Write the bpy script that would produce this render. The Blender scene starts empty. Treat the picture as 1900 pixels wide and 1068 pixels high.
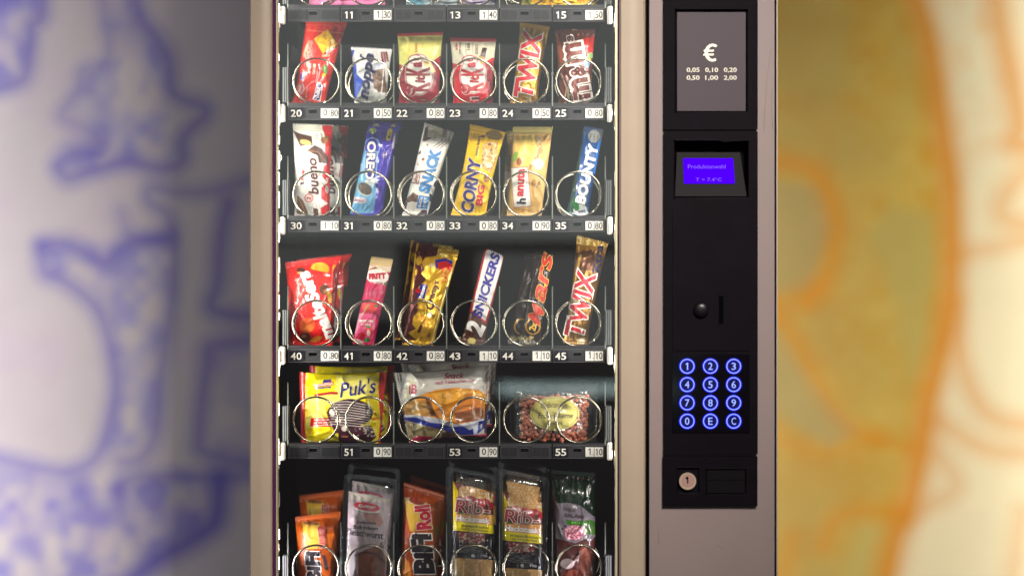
import bpy, bmesh, math, random
import numpy as np
from mathutils import Vector, Matrix
random.seed(3); RNG = np.random.RandomState(7)
S = 0.001; CX, CY = 950.0, 534.0; D = 3.0; ZC = 1.25      # 1 photo px = 1 mm on the door front; camera 3 m away
def kk(d): return (D + d) / D * S
def P(x, y, d=0.0):
    k = kk(d); return ((x - CX) * k, d, ZC - (y - CY) * k)
sc = bpy.context.scene; COL = sc.collection
# ------------------------------------------------------------------ camera, world, lamps
cam = bpy.data.cameras.new('camera'); co = bpy.data.objects.new('camera', cam); COL.objects.link(co)
co.location = (0, -D, ZC); co.rotation_euler = (math.pi / 2, 0, 0)
cam.lens = 36 * D / 1.9; cam.sensor_width = 36; cam.clip_end = 100
cam.dof.use_dof = True; cam.dof.focus_distance = D + 0.075; cam.dof.aperture_fstop = 56.84e-3 / 0.045
sc.camera = co
w = bpy.data.worlds.new('World'); sc.world = w; w.use_nodes = True
nt = w.node_tree; bg = nt.nodes['Background']
tc = nt.nodes.new('ShaderNodeTexCoord'); sx = nt.nodes.new('ShaderNodeSeparateXYZ'); rp = nt.nodes.new('ShaderNodeValToRGB')
nt.links.new(tc.outputs['Generated'], sx.inputs[0]); 
mr = nt.nodes.new('ShaderNodeMapRange'); mr.inputs[1].default_value = -0.3; mr.inputs[2].default_value = 0.3
nt.links.new(sx.outputs[2], mr.inputs[0]); nt.links.new(mr.outputs[0], rp.inputs[0]); nt.links.new(rp.outputs[0], bg.inputs[0])
e = rp.color_ramp.elements
e[0].position = 0.30; e[0].color = (.022, .018, .028, 1); e[1].position = 0.75; e[1].color = (.065, .062, .06, 1)
bg.inputs[1].default_value = 1.0
sc.view_settings.view_transform = 'Standard'; sc.view_settings.look = 'None'
sc.view_settings.exposure = 0.0; sc.view_settings.gamma = 1.0
sc.cycles.transparent_max_bounces = 32; sc.cycles.max_bounces = 8; sc.cycles.caustics_reflective = False; sc.cycles.caustics_refractive = False
def area(name, loc, target, sx_, sy_, power, col=(1, 1, 1), spread=180):
    L = bpy.data.lights.new(name, 'AREA'); L.shape = 'RECTANGLE'; L.size = sx_; L.size_y = sy_
    L.energy = power; L.color = col; L.spread = math.radians(spread)
    o = bpy.data.objects.new(name, L); COL.objects.link(o); o.location = loc
    d = Vector(target) - Vector(loc)
    z = -d.normalized(); x = Vector((0, 0, 1)).cross(z)
    if x.length < 1e-3: x = Vector((1, 0, 0))
    x.normalize(); y = z.cross(x)
    o.rotation_euler = Matrix((x, y, z)).transposed().to_euler(); return o
area('room_lamp', (.9, -2.6, 3.2), (0.05, 0, 1.32), .9, .9, 14.5, (1.0, .91, .84), 38)
def mirror_light(name, x0, x1, y0, y1, lum, col):
    # an unseen area light added for its pale veil, mirrored in the door glass between these px (glass at 3 m, light 7 m in front of it)
    g = 10.0 / 3; X0, X1, Za, Zb = (x0 - CX) * S * g, (x1 - CX) * S * g, ZC - (y1 - CY) * S * g, ZC - (y0 - CY) * S * g
    A = (X1 - X0) * (Zb - Za); c = Vector(((X0 + X1) / 2, -7.0, (Za + Zb) / 2)); area(name, c, c + Vector((0, 1, 0)), X1 - X0, Zb - Za, lum * A * math.pi, col)
mirror_light('veil_light_upper', 380, 1300, -60, 445, .66, (.92, 1, .97))
mirror_light('veil_light_left', 380, 735, 452, 590, .40, (.95, 1, .95))
mirror_light('veil_light_right', 885, 1300, 470, 655, .42, (.92, 1, .98))
mirror_light('streak_light', 925, 1260, 710, 732, 2.3, (.75, 1, .98))  # added light, its mirrored image makes the pale streak on the glass
def led(name, x, y0, y1, tx, power, col):
    a = Vector(P(x, (y0 + y1) / 2, .040)); area(name, a, (P(tx, 0, .17)[0], .17, a.z), .016, (y1 - y0) * S, power, col, 120)
led('led_left', 488, -380, 860, 900, 3.9, (1, .96, .86))
led('led_right', 1176, -380, 860, 760, 2.4, (1, .94, .88))
led('led_low_left', 488, 980, 1240, 900, 1.4, (1, .9, .95))
led('led_low_right', 1176, 980, 1240, 760, .7, (1, .9, .95))
area('backdrop_fill_left', (-1.68, .68, 1.2), (-1.45, .96, 1.2), .25, 2.4, 12, (1, .96, .93))  # unseen lamp added so the backdrop fades darker towards the machine
area('backdrop_fill_right', (1.68, .68, 1.2), (1.45, .96, 1.2), .25, 2.4, 16, (1.0, .97, .92))  # matching added lamp for the right side of the backdrop
# ------------------------------------------------------------------ helpers
def lin(c):
    c = np.asarray(c, float) / 255.0
    return np.where(c <= .04045, c / 12.92, ((c + .055) / 1.055) ** 2.4)
MATS = {}
def mat(name, col=(128, 128, 128), rough=.5, metal=0, spec=.5, vcol=False, emit=0, bump=0, bscale=400, var=0, coat=0, vscale=30):
    if name in MATS: return MATS[name]
    m = bpy.data.materials.new(name); m.use_nodes = True; n = m.node_tree; b = n.nodes['Principled BSDF']
    c = tuple(lin(col)) + (1,)
    b.inputs['Base Color'].default_value = c
    b.inputs['Roughness'].default_value = rough; b.inputs['Metallic'].default_value = metal
    b.inputs['Specular IOR Level'].default_value = spec; b.inputs['Coat Weight'].default_value = coat
    b.inputs['Coat Roughness'].default_value = .12
    if emit: b.inputs['Emission Color'].default_value = c; b.inputs['Emission Strength'].default_value = emit; b.inputs['Base Color'].default_value = (c[0] * .08, c[1] * .08, c[2] * .08, 1)
    t = n.nodes.new('ShaderNodeTexCoord')
    src = None
    if vcol:
        a = n.nodes.new('ShaderNodeVertexColor'); a.layer_name = 'Col'; src = a.outputs[0]; n.links.new(src, b.inputs['Base Color'])
    nz = n.nodes.new('ShaderNodeTexNoise'); nz.inputs['Scale'].default_value = vscale; nz.inputs['Detail'].default_value = 5
    n.links.new(t.outputs['Object'], nz.inputs['Vector'])
    if var:
        mp = n.nodes.new('ShaderNodeMapRange'); mp.inputs[1].default_value = .3; mp.inputs[2].default_value = .7
        mp.inputs[3].default_value = 1 - var; mp.inputs[4].default_value = 1 + var
        n.links.new(nz.outputs['Fac'], mp.inputs[0])
        vm = n.nodes.new('ShaderNodeVectorMath'); vm.operation = 'SCALE'
        if src: n.links.new(src, vm.inputs[0])
        else: vm.inputs[0].default_value = c[:3]
        n.links.new(mp.outputs[0], vm.inputs['Scale']); n.links.new(vm.outputs[0], b.inputs['Base Color'])
    if bump:
        n2 = n.nodes.new('ShaderNodeTexNoise'); n2.inputs['Scale'].default_value = bscale; n2.inputs['Detail'].default_value = 3
        n.links.new(t.outputs['Object'], n2.inputs['Vector'])
        bm_ = n.nodes.new('ShaderNodeBump'); bm_.inputs['Strength'].default_value = bump; bm_.inputs['Distance'].default_value = .002
        n.links.new(n2.outputs['Fac'], bm_.inputs['Height']); n.links.new(bm_.outputs[0], b.inputs['Normal'])
    MATS[name] = m; return m
def clear(name, tint=(255, 255, 255), ior=1.5, rough=0.0, extra=0.0, bump=0, bscale=60, haze=0):
    if name in MATS: return MATS[name]
    m = bpy.data.materials.new(name); m.use_nodes = True; n = m.node_tree; n.nodes.remove(n.nodes['Principled BSDF'])
    out = n.nodes['Material Output']; tr = n.nodes.new('ShaderNodeBsdfTransparent'); tr.inputs[0].default_value = tuple(lin(tint)) + (1,)
    gl = n.nodes.new('ShaderNodeBsdfGlossy'); gl.inputs['Roughness'].default_value = rough
    fr = n.nodes.new('ShaderNodeFresnel'); fr.inputs[0].default_value = ior
    ad = n.nodes.new('ShaderNodeMath'); ad.operation = 'ADD'; ad.inputs[1].default_value = extra; ad.use_clamp = True
    mx = n.nodes.new('ShaderNodeMixShader'); n.links.new(fr.outputs[0], ad.inputs[0]); n.links.new(ad.outputs[0], mx.inputs[0])
    n.links.new(tr.outputs[0], mx.inputs[1]); n.links.new(gl.outputs[0], mx.inputs[2]); last = mx
    if bump:
        t = n.nodes.new('ShaderNodeTexCoord'); n2 = n.nodes.new('ShaderNodeTexNoise'); n2.inputs['Scale'].default_value = bscale
        n.links.new(t.outputs['Object'], n2.inputs['Vector'])
        bb = n.nodes.new('ShaderNodeBump'); bb.inputs['Strength'].default_value = bump; bb.inputs['Distance'].default_value = .004
        n.links.new(n2.outputs['Fac'], bb.inputs['Height']); n.links.new(bb.outputs[0], gl.inputs['Normal']); n.links.new(bb.outputs[0], fr.inputs['Normal'])
    if haze:
        df = n.nodes.new('ShaderNodeBsdfDiffuse'); df.inputs[0].default_value = (.6, .6, .6, 1)
        m2 = n.nodes.new('ShaderNodeMixShader'); m2.inputs[0].default_value = haze
        n.links.new(mx.outputs[0], m2.inputs[1]); n.links.new(df.outputs[0], m2.inputs[2]); last = m2
    n.links.new(last.outputs[0], out.inputs[0]); MATS[name] = m; return m
def tag(o, label=None, cat=None, group=None, kind=None):
    if label: o['label'] = label
    if cat: o['category'] = cat
    if group: o['group'] = group
    if kind: o['kind'] = kind
    return o
def empty(name, loc, **kw):
    o = bpy.data.objects.new(name, None); COL.objects.link(o); o.location = loc; o.empty_display_size = .05
    return tag(o, **kw)
def link(name, me, parent=None, mats=()):
    for m in mats: me.materials.append(m)
    o = bpy.data.objects.new(name, me); COL.objects.link(o)
    if parent:
        o.parent = parent
    return o
def wloc(p):
    v = Vector((0, 0, 0))
    while p: v += p.location; p = p.parent
    return v
class MB:
    """collects faces in world space; build() stores them relative to the parent"""
    def __init__(s): s.v = []; s.f = []; s.m = []; s.mats = []; s.sm = []
    def mi(s, m):
        if m not in s.mats: s.mats.append(m)
        return s.mats.index(m)
    def add(s, vs, fs, m, smooth=False):
        b = len(s.v); s.v += [tuple(v) for v in vs]
        i = s.mi(m)
        for f in fs: s.f.append([b + k for k in f]); s.m.append(i); s.sm.append(smooth)
        return s
    def box(s, x0, x1, y0, y1, d0, d1, m):
        """px rectangle measured at depth d0, extruded straight back to d1"""
        k = kk(d0); X0, X1 = (x0 - CX) * k, (x1 - CX) * k; Z0, Z1 = ZC - (y1 - CY) * k, ZC - (y0 - CY) * k
        v = [(X0, d0, Z0), (X1, d0, Z0), (X1, d0, Z1), (X0, d0, Z1), (X0, d1, Z0), (X1, d1, Z0), (X1, d1, Z1), (X0, d1, Z1)]
        return s.add(v, [(0, 1, 2, 3), (5, 4, 7, 6), (4, 0, 3, 7), (1, 5, 6, 2), (3, 2, 6, 7), (4, 5, 1, 0)], m)
    def tube(s, pts, r, m, n=8, closed=False, caps=True):
        pts = [Vector(p) for p in pts]; N = len(pts); rings = []
        up = Vector((0, 1, 0))
        for i, p in enumerate(pts):
            a = pts[(i - 1) % N] if (closed or i > 0) else p; b = pts[(i + 1) % N] if (closed or i < N - 1) else p
            t = (b - a).normalized(); q = t.cross(up)
            if q.length < 1e-4: q = t.cross(Vector((1, 0, 0)))
            q.normalize(); r2 = t.cross(q)
            rings.append([p + (q * math.cos(j * 2 * math.pi / n) + r2 * math.sin(j * 2 * math.pi / n)) * r for j in range(n)])
        vs = [v for R in rings for v in R]; fs = []
        for i in range(N if closed else N - 1):
            j = (i + 1) % N
            for q in range(n): fs.append((i * n + q, i * n + (q + 1) % n, j * n + (q + 1) % n, j * n + q))
        if caps and not closed: fs += [tuple(range(n))[::-1], tuple((N - 1) * n + q for q in range(n))]
        return s.add(vs, fs, m, True)
    def disc(s, x, y, rad, d0, d1, m, n=28, dome=0):
        """px disc facing the viewer, with thickness and optional dome"""
        k = kk(d0); c = P(x, y, d0); r = rad * k; vs = []; fs = []
        lv = [(1, 0)] + ([(math.cos(a), math.sin(a)) for a in (.4, .8, 1.2)] if dome else [])
        for (q, h) in [(1, None)] + lv:
            dd = d1 if h is None else d0 - h * dome
            vs += [(c[0] + r * q * math.cos(2 * math.pi * j / n), dd, c[2] + r * q * math.sin(2 * math.pi * j / n)) for j in range(n)]
        L = len(lv) + 1
        for i in range(L - 1):
            for j in range(n): fs.append((i * n + j, i * n + (j + 1) % n, (i + 1) * n + (j + 1) % n, (i + 1) * n + j))
        fs.append(tuple((L - 1) * n + j for j in range(n)))
        return s.add(vs, fs, m, bool(dome))
    def ring(s, x, y, r0, r1, d, m, n=32, th=.0006):
        k = kk(d); c = P(x, y, d); vs = []; fs = []
        for (r, dd) in ((r0, d + th), (r0, d), (r1, d), (r1, d + th)):
            vs += [(c[0] + r * k * math.cos(2 * math.pi * j / n), dd, c[2] + r * k * math.sin(2 * math.pi * j / n)) for j in range(n)]
        for i in range(3):
            for j in range(n): fs.append((i * n + (j + 1) % n, i * n + j, (i + 1) * n + j, (i + 1) * n + (j + 1) % n))
        return s.add(vs, fs, m, False)
    def build(s, name, parent=None, bevel=0, kind=None, seg=2):
        me = bpy.data.meshes.new(name); o = wloc(parent) if parent else Vector((0, 0, 0))
        me.from_pydata([(v[0] - o.x, v[1] - o.y, v[2] - o.z) for v in s.v], [], s.f)
        for m in s.mats: me.materials.append(m)
        me.polygons.foreach_set('material_index', s.m); me.polygons.foreach_set('use_smooth', s.sm); me.update()
        ob = bpy.data.objects.new(name, me); COL.objects.link(ob); ob.parent = parent
        if bevel:
            bm = bmesh.new(); bm.from_mesh(me); bmesh.ops.remove_doubles(bm, verts=bm.verts, dist=1e-6)
            bm.to_mesh(me); bm.free()
            b = ob.modifiers.new('bevel', 'BEVEL'); b.width = bevel; b.segments = seg; b.limit_method = 'ANGLE'; b.angle_limit = .7
        if kind: ob['kind'] = kind
        return ob
def holes_plate(mb, rect, holes, d0, d1, m, hd=None):
    """front plate with rectangular holes (px), sides back to d1; the holes are walled to hd and closed there"""
    hd = hd or d1; k = kk(d0)
    xs = sorted({rect[0], rect[1]} | {h[i] for h in holes for i in (0, 1)}); ys = sorted({rect[2], rect[3]} | {h[i] for h in holes for i in (2, 3)})
    W = lambda x, y, d: ((x - CX) * k, d, ZC - (y - CY) * k)
    ins = lambda i, j: any(h[0] <= xs[i] and xs[i + 1] <= h[1] and h[2] <= ys[j] and ys[j + 1] <= h[3] for h in holes)
    for i in range(len(xs) - 1):
        for j in range(len(ys) - 1):
            a, b, c, d = xs[i], xs[i + 1], ys[j], ys[j + 1]; q = hd if ins(i, j) else d0
            mb.add([W(a, d, q), W(b, d, q), W(b, c, q), W(a, c, q)], [(0, 1, 2, 3)], m)
    # walls
    for i in range(len(xs)):
        for j in range(len(ys) - 1):
            l = (i > 0 and ins(i - 1, j)) if 0 < i < len(xs) - 1 else None; r = ins(i, j) if 0 < i < len(xs) - 1 else None
            if l is not None and l != r: mb.add([W(xs[i], ys[j + 1], d0), W(xs[i], ys[j], d0), W(xs[i], ys[j], hd), W(xs[i], ys[j + 1], hd)], [(0, 1, 2, 3)], m)
    for j in range(1, len(ys) - 1):
        for i in range(len(xs) - 1):
            if ins(i, j - 1) != ins(i, j): mb.add([W(xs[i], ys[j], d0), W(xs[i + 1], ys[j], d0), W(xs[i + 1], ys[j], hd), W(xs[i], ys[j], hd)], [(0, 1, 2, 3)], m)
    a, b, c, d = rect
    for (p, q) in (((a, c), (b, c)), ((b, c), (b, d)), ((b, d), (a, d)), ((a, d), (a, c))):
        mb.add([W(*p, d0), W(*q, d0), W(*q, d1), W(*p, d1)], [(0, 1, 2, 3)], m)
# ------------------------------------------------------------------ lettering
TC = {}
def glyphs(s, bold=0.0, shear=0.0):
    key = (s, bold, shear)
    if key in TC: return TC[key]
    cu = bpy.data.curves.new('t', 'FONT'); cu.body = s; cu.offset = bold; cu.shear = shear; cu.resolution_u = 3; cu.size = 1
    o = bpy.data.objects.new('t', cu); COL.objects.link(o)
    dg = bpy.context.evaluated_depsgraph_get(); me = bpy.data.meshes.new_from_object(o.evaluated_get(dg))
    bm = bmesh.new(); bm.from_mesh(me); bmesh.ops.triangulate(bm, faces=bm.faces); bm.to_mesh(me); bm.free()
    v = np.empty(len(me.vertices) * 3); me.vertices.foreach_get('co', v); v = v.reshape(-1, 3)[:, :2].copy()
    f = [tuple(p.vertices) for p in me.polygons]
    bpy.data.objects.remove(o); bpy.data.curves.remove(cu); bpy.data.meshes.remove(me)
    TC[key] = (v, f); return TC[key]
def text_px(s, cx, cy, L, H, ang=0, bold=0.02, shear=0.0, outline=0.0):
    """glyph vertices in px with the word's bounding box L x H centred on cx, cy"""
    v0, f0 = glyphs(s, bold, shear)
    if len(v0) == 0: return v0, f0
    mn, mx = v0.min(0), v0.max(0); c = (mn + mx) / 2; sz = np.maximum(mx - mn, 1e-6)
    v, f = (v0, f0) if not outline else glyphs(s, bold + outline, shear)
    if L is None: L = H * sz[0] / sz[1]
    q = (v - c) / sz * np.array([L, H]); a = math.radians(ang); ca, sa = math.cos(a), math.sin(a)
    return np.stack([cx + q[:, 0] * ca - q[:, 1] * sa, cy - (q[:, 0] * sa + q[:, 1] * ca)], 1), f
def flat_text(mb, s, cx, cy, L, H, d, m, ang=0, bold=.02, shear=0):
    v, f = text_px(s, cx, cy, L, H, ang, bold, shear)
    mb.add([P(x, y, d) for x, y in v], f, m)
ONE = [(-.30, .5), (.08, .5)]
def digits(mb, s, cx, cy, W, H, d, m, bold=.01, gap=.12, st=.17):
    """digits set one by one in equal cells; the 1 is drawn with its flag"""
    n = len(s); cw = W / n
    for i, c in enumerate(s):
        x = cx + (i - (n - 1) / 2) * cw; w_ = cw * (1 - gap)
        if c == '1':
            t = H * st; p = [(t * .5, -H / 2), (-t * .5, -H / 2), (-t * .5, H * .30), (-w_ * .42, H * .20), (-w_ * .42, H * .20 + t * .9), (-t * .1, H / 2), (t * .5, H / 2)]
            mb.add([P(x + a + w_ * .08, cy - b, d) for a, b in p], [(0, 1, 2, 5, 6), (2, 3, 4, 5)], m)
        else: flat_text(mb, c, x, cy, w_, H, d, m, bold=bold)
# ------------------------------------------------------------------ painted print on the wrappers
def vnoise(x, y, seed=0):
    x = np.asarray(x, float); y = np.asarray(y, float); xi = np.floor(x).astype(int); yi = np.floor(y).astype(int); fx = x - xi; fy = y - yi
    def h(a, b):
        n = (a * 374761393 + b * 668265263 + seed * 974634777) & 0xffffffff
        n = ((n ^ (n >> 13)) * 1274126177) & 0xffffffff; return ((n ^ (n >> 16)) & 0xffff) / 65535.0
    sx_ = fx * fx * (3 - 2 * fx); sy_ = fy * fy * (3 - 2 * fy)
    return (h(xi, yi) * (1 - sx_) + h(xi + 1, yi) * sx_) * (1 - sy_) + (h(xi, yi + 1) * (1 - sx_) + h(xi + 1, yi + 1) * sx_) * sy_
def fbm(x, y, seed=0, o=3): return sum(vnoise(x * 2 ** i, y * 2 ** i, seed + i) / 2 ** i for i in range(o)) / sum(1 / 2 ** i for i in range(o))
def seg_dist(X, Y, a, b):
    dx, dy = b[0] - a[0], b[1] - a[1]; L = dx * dx + dy * dy + 1e-9
    t = np.clip(((X - a[0]) * dx + (Y - a[1]) * dy) / L, 0, 1); return np.hypot(X - a[0] - t * dx, Y - a[1] - t * dy)
def poly_sd(X, Y, p):
    ins = np.zeros(X.shape, bool); dist = np.full(X.shape, 1e9)
    for i in range(len(p)):
        a, b = p[i], p[(i + 1) % len(p)]; dist = np.minimum(dist, seg_dist(X, Y, a, b))
        c = ((a[1] > Y) != (b[1] > Y)) & (X < (b[0] - a[0]) * (Y - a[1]) / (b[1] - a[1] + 1e-9) + a[0]); ins ^= c
    return np.where(ins, -dist, dist)
def paint(X, Y, base, art, u, soft=.7):
    """X, Y in crop units; u = crop units per px"""
    C = np.tile(lin(base), (len(X), 1)); soft = soft * u
    for a in art:
        k = a[0]; 
        if k == 'poly': sd = poly_sd(X, Y, a[1]); col = a[2]
        elif k == 'ell':
            _, cx, cy, rx, ry, ang, col = a[:7]; t = math.radians(ang); dx, dy = X - cx, -(Y - cy)
            qx = dx * math.cos(t) + dy * math.sin(t); qy = -dx * math.sin(t) + dy * math.cos(t)
            sd = (np.hypot(qx / rx, qy / ry) - 1) * min(rx, ry)
        elif k == 'line':
            sd = np.min([seg_dist(X, Y, a[1][i], a[1][i + 1]) for i in range(len(a[1]) - 1)], 0) - a[2] / 2; col = a[3]
        elif k == 'speck':      # speckles inside a polygon: poly, colour, cell size, threshold
            sd = poly_sd(X, Y, a[1]); n = fbm(X / a[3], Y / a[3], 11, 2); sd = np.maximum(sd, (a[4] - n) * 6 * u); col = a[2]
        al = np.clip(.5 - sd / soft, 0, 1)[:, None]
        C = C * (1 - al) + lin(col) * al
    return C
CROP = dict(A=(500, 0, 4.644), B=(820, 0, 4.644), C=(500, 220, 4.853), D=(820, 220, 4.856), E=(500, 430, 4.272), F=(820, 430, 4.271),
            G=(500, 660, 5.34), H=(820, 660, 5.341), I=(500, 840, 4.684), J=(820, 840, 4.685), K=(720, 40, 6.671), L=(730, 220, 5.621),
            M=(730, 440, 5.086), N=(720, 660, 6.281), Q=(720, 860, 5.135), R=(640, 225, 5.933), T=(1020, 40, 6.675), U=(530, 35, 6.473), X=(0, 0, 1.0))
W_SOFT = dict(vcol=True, rough=.36, spec=.45, bump=.30, bscale=170)
def wrap_mat(kind):
    if kind == 'foil': return mat('foil_wrapper', vcol=True, rough=.32, metal=.5, spec=.5, bump=.45, bscale=120, var=.1, vscale=60)
    if kind == 'matte': return mat('paper_wrapper', vcol=True, rough=.6, spec=.3, bump=.2, bscale=150, var=.05, vscale=60)
    if kind == 'shiny': return mat('shiny_wrapper', vcol=True, rough=.26, spec=.5, bump=.28, bscale=90, var=.08, vscale=60, coat=.3)
    return mat('film_wrapper', vcol=True, rough=.38, spec=.4, bump=.25, bscale=130, var=.07, vscale=60)
class Surf:
    """the shaped front of a package: px <-> (s, t), depth from lean, bulge and creases"""
    def __init__(s, quad, T, lean, db, pinch, seal, axis, wr, seed):
        s.q = np.array(quad, float); s.T = T; s.db = db; s.pinch = pinch; s.seal = seal; s.axis = axis; s.wr = wr; s.seed = seed
        s.H = (abs(s.q[0, 1] - s.q[3, 1]) + abs(s.q[1, 1] - s.q[2, 1])) / 2 * S; s.lean = math.tan(math.radians(lean))
    def st(s, X, Y):
        q = s.q; a = np.full(X.shape, .5); b = np.full(X.shape, .5)
        for _ in range(8):
            p = s.px(a, b); ex, ey = X - p[0], Y - p[1]
            da = [(q[1][i] - q[0][i]) * (1 - b) + (q[2][i] - q[3][i]) * b for i in (0, 1)]
            dbv = [(q[3][i] - q[0][i]) * (1 - a) + (q[2][i] - q[1][i]) * a for i in (0, 1)]
            det = da[0] * dbv[1] - da[1] * dbv[0]; a = a + (ex * dbv[1] - ey * dbv[0]) / det; b = b + (da[0] * ey - da[1] * ex) / det
        return a, b
    def px(s, a, b):
        q = s.q; return [q[0][i] * (1 - a) * (1 - b) + q[1][i] * a * (1 - b) + q[2][i] * a * b + q[3][i] * (1 - a) * b for i in (0, 1)]
    def wid(s, e): return 1 - s.pinch * np.sin(np.pi * np.clip(e, 0, 1)) ** .55
    def depth(s, a, b, lift=0):
        c, e = (a, b) if s.axis == 'v' else (b, a)      # across, along
        n = np.clip(np.abs(2 * c - 1) / s.wid(e), 0, 1)
        lo, hi = s.seal; E = np.minimum((e - lo) / .16, (1 - hi - e) / .16); E = np.clip(E, 0, 1); E = E * E * (3 - 2 * E)
        h = s.T * np.sqrt(np.clip(1 - n ** 2.6, 0, 1)) * E ** .75
        nz = fbm(a * 5 + s.seed, b * 8, s.seed, 3) - .5
        cr = np.sin(c * 34 + 7 * vnoise(c * 5, e * 3, s.seed)) * np.exp(-np.minimum(np.abs(e - lo), np.abs(1 - hi - e)) / .09)
        fold = 1 - np.abs(2 * vnoise(a * 3.2 + b * 2.1, b * 4.6 - a * 1.5, s.seed + 5) - 1)
        h = h + s.wr * (nz * .0030 + cr * .0009 + fold ** 6 * .0022) * np.clip((1 - n) * 6, 0, 1)
        inseal = (e < lo) | (e > 1 - hi); h = np.where(inseal, .0006 + .0005 * np.sin((e) * 600), h)
        return s.db + s.lean * s.H * b - h - lift
    def pos(s, a, b, lift=0):
        X, Y = s.px(a, b); d = s.depth(a, b, lift); k = (D + d) / D * S
        return np.stack([(X - CX) * k, d, ZC - (Y - CY) * k], -1)
def grid_mesh(name, root, V, nu, nv, C, m, flip=False, smooth=True):
    i = np.arange(nu - 1)[None, :] + np.arange(nv - 1)[:, None] * nu
    f = np.stack([i, i + 1, i + 1 + nu, i + nu], -1).reshape(-1, 4)
    if flip: f = f[:, ::-1]
    me = bpy.data.meshes.new(name); me.vertices.add(len(V)); me.vertices.foreach_set('co', V.ravel().astype(np.float32))
    me.loops.add(f.size); me.loops.foreach_set('vertex_index', f.ravel().astype(np.int32)); me.polygons.add(len(f))
    me.polygons.foreach_set('loop_start', np.arange(0, f.size, 4, dtype=np.int32)); me.update(calc_edges=True)
    me.polygons.foreach_set('use_smooth', np.ones(len(f), bool) if smooth else np.zeros(len(f), bool))
    if C is not None:
        at = me.color_attributes.new('Col', 'FLOAT_COLOR', 'POINT'); at.data.foreach_set('color', np.concatenate([C, np.ones((len(C), 1))], 1).ravel().astype(np.float32))
    return me
PROD = {}
def shape_part(name, root, sf, t0, t1, base, art, crop, m, step=1.15, back=True, zig=False):
    ox, oy, u = crop; q = sf.q
    Wp = max(np.hypot(*(q[1] - q[0])), np.hypot(*(q[2] - q[3]))); Hp = max(np.hypot(*(q[3] - q[0])), np.hypot(*(q[2] - q[1])))
    la, lb = (1, t1 - t0) if sf.axis == 'v' else (t1 - t0, 1)
    nu = max(4, int(Wp * la / step)); nv = max(4, int(Hp * lb / step)); mes = []
    for side in ((0, 1) if back else (0,)):
        if side: nu, nv = max(3, nu // 4), max(3, nv // 4)
        A, B = np.meshgrid(np.linspace(0, 1, nu), np.linspace(0, 1, nv))
        if sf.axis == 'v': B = t0 + (t1 - t0) * B; A = .5 + (A - .5) * sf.wid(B)
        else: A = t0 + (t1 - t0) * A; B = .5 + (B - .5) * sf.wid(A)
        if zig and not side:
            if sf.axis == 'v':
                z = np.where(np.arange(nu) % 4 < 2, .0, 2.2 / Hp); (B[-1], B[0])[0 if t1 > .5 else 1][:] += z * (1 if t1 > .5 else -1)
            else:
                z = np.where(np.arange(nv) % 4 < 2, .0, 2.2 / Wp); A[:, -1 if t1 > .5 else 0] += z * (1 if t1 > .5 else -1)
        a, b = A.ravel(), B.ravel(); V = sf.pos(a, b)
        if side:
            ref = sf.db + sf.lean * sf.H * b; V[:, 1] = ref + (ref - V[:, 1]) * .6 + .0008
        V = V - np.array(wloc(root)); X, Y = sf.px(a, b)
        C = paint((X - ox) * u, (Y - oy) * u, base, [] if side else art, u)
        mes.append((V, nu, nv, C, bool(side)))
    me = grid_mesh(name, root, *mes[0][:4], m)
    o = link(name, me, root, [m])
    if back:
        m2 = grid_mesh(name + '_b', root, *mes[1][:4], m, True); bm = bmesh.new(); bm.from_mesh(me); bm.from_mesh(m2); bm.to_mesh(me); bm.free(); bpy.data.meshes.remove(m2)
    return o
def lettering(root, sf, texts, crop, name='lettering', lift=.0011):
    ox, oy, u = crop; bm = bmesh.new(); mats = []
    def put(s, cx, cy, L, H, ang, col, bold, shear, out, lf):
        v, f = text_px(s, cx / u + ox, cy / u + oy, L / u, H / u, ang, bold, shear, out)
        m = mat('ink_%02x%02x%02x' % tuple(col), col, rough=.42, spec=.4, bump=.25, bscale=130)
        if m not in mats: mats.append(m)
        mi = mats.index(m); b2 = bmesh.new(); vs = [b2.verts.new((x, y, 0)) for x, y in v]
        for t in f:
            try: b2.faces.new([vs[i] for i in t])
            except ValueError: pass
        for _ in range(3):
            es = [e for e in b2.edges if e.calc_length() > 2.6]
            if not es: break
            bmesh.ops.subdivide_edges(b2, edges=es, cuts=1); bmesh.ops.triangulate(b2, faces=[f_ for f_ in b2.faces if len(f_.verts) > 3])
        co_ = np.array([v_.co[:2] for v_ in b2.verts]); 
        if len(co_) == 0: b2.free(); return
        a, b = sf.st(co_[:, 0], co_[:, 1]); Pz = sf.pos(a, b, lf) - np.array(wloc(root))
        nv = [bm.verts.new(p) for p in Pz]; b2.verts.index_update()
        for f_ in b2.faces:
            try: g = bm.faces.new([nv[w_.index] for w_ in f_.verts])
            except ValueError: continue
            g.material_index = mi; g.smooth = True
        b2.free()
    for t in texts:
        s, cx, cy, L, H, ang, col = t[:7]; bold = (t[7] if len(t) > 7 else .02) * .85; shear = t[8] if len(t) > 8 else 0
        if len(t) > 9 and t[9]:
            put(s, cx, cy, L, H, ang, t[10], bold, shear, t[9] * .85, lift)
        put(s, cx, cy, L, H, ang, col, bold, shear, 0, lift * (1.5 if len(t) > 9 else 1))
    bmesh.ops.recalc_face_normals(bm, faces=bm.faces)
    for f_ in bm.faces:
        if f_.normal.y > 0: f_.normal_flip()
    me = bpy.data.meshes.new(name); bm.to_mesh(me); bm.free(); return link(name, me, root, mats)
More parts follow.
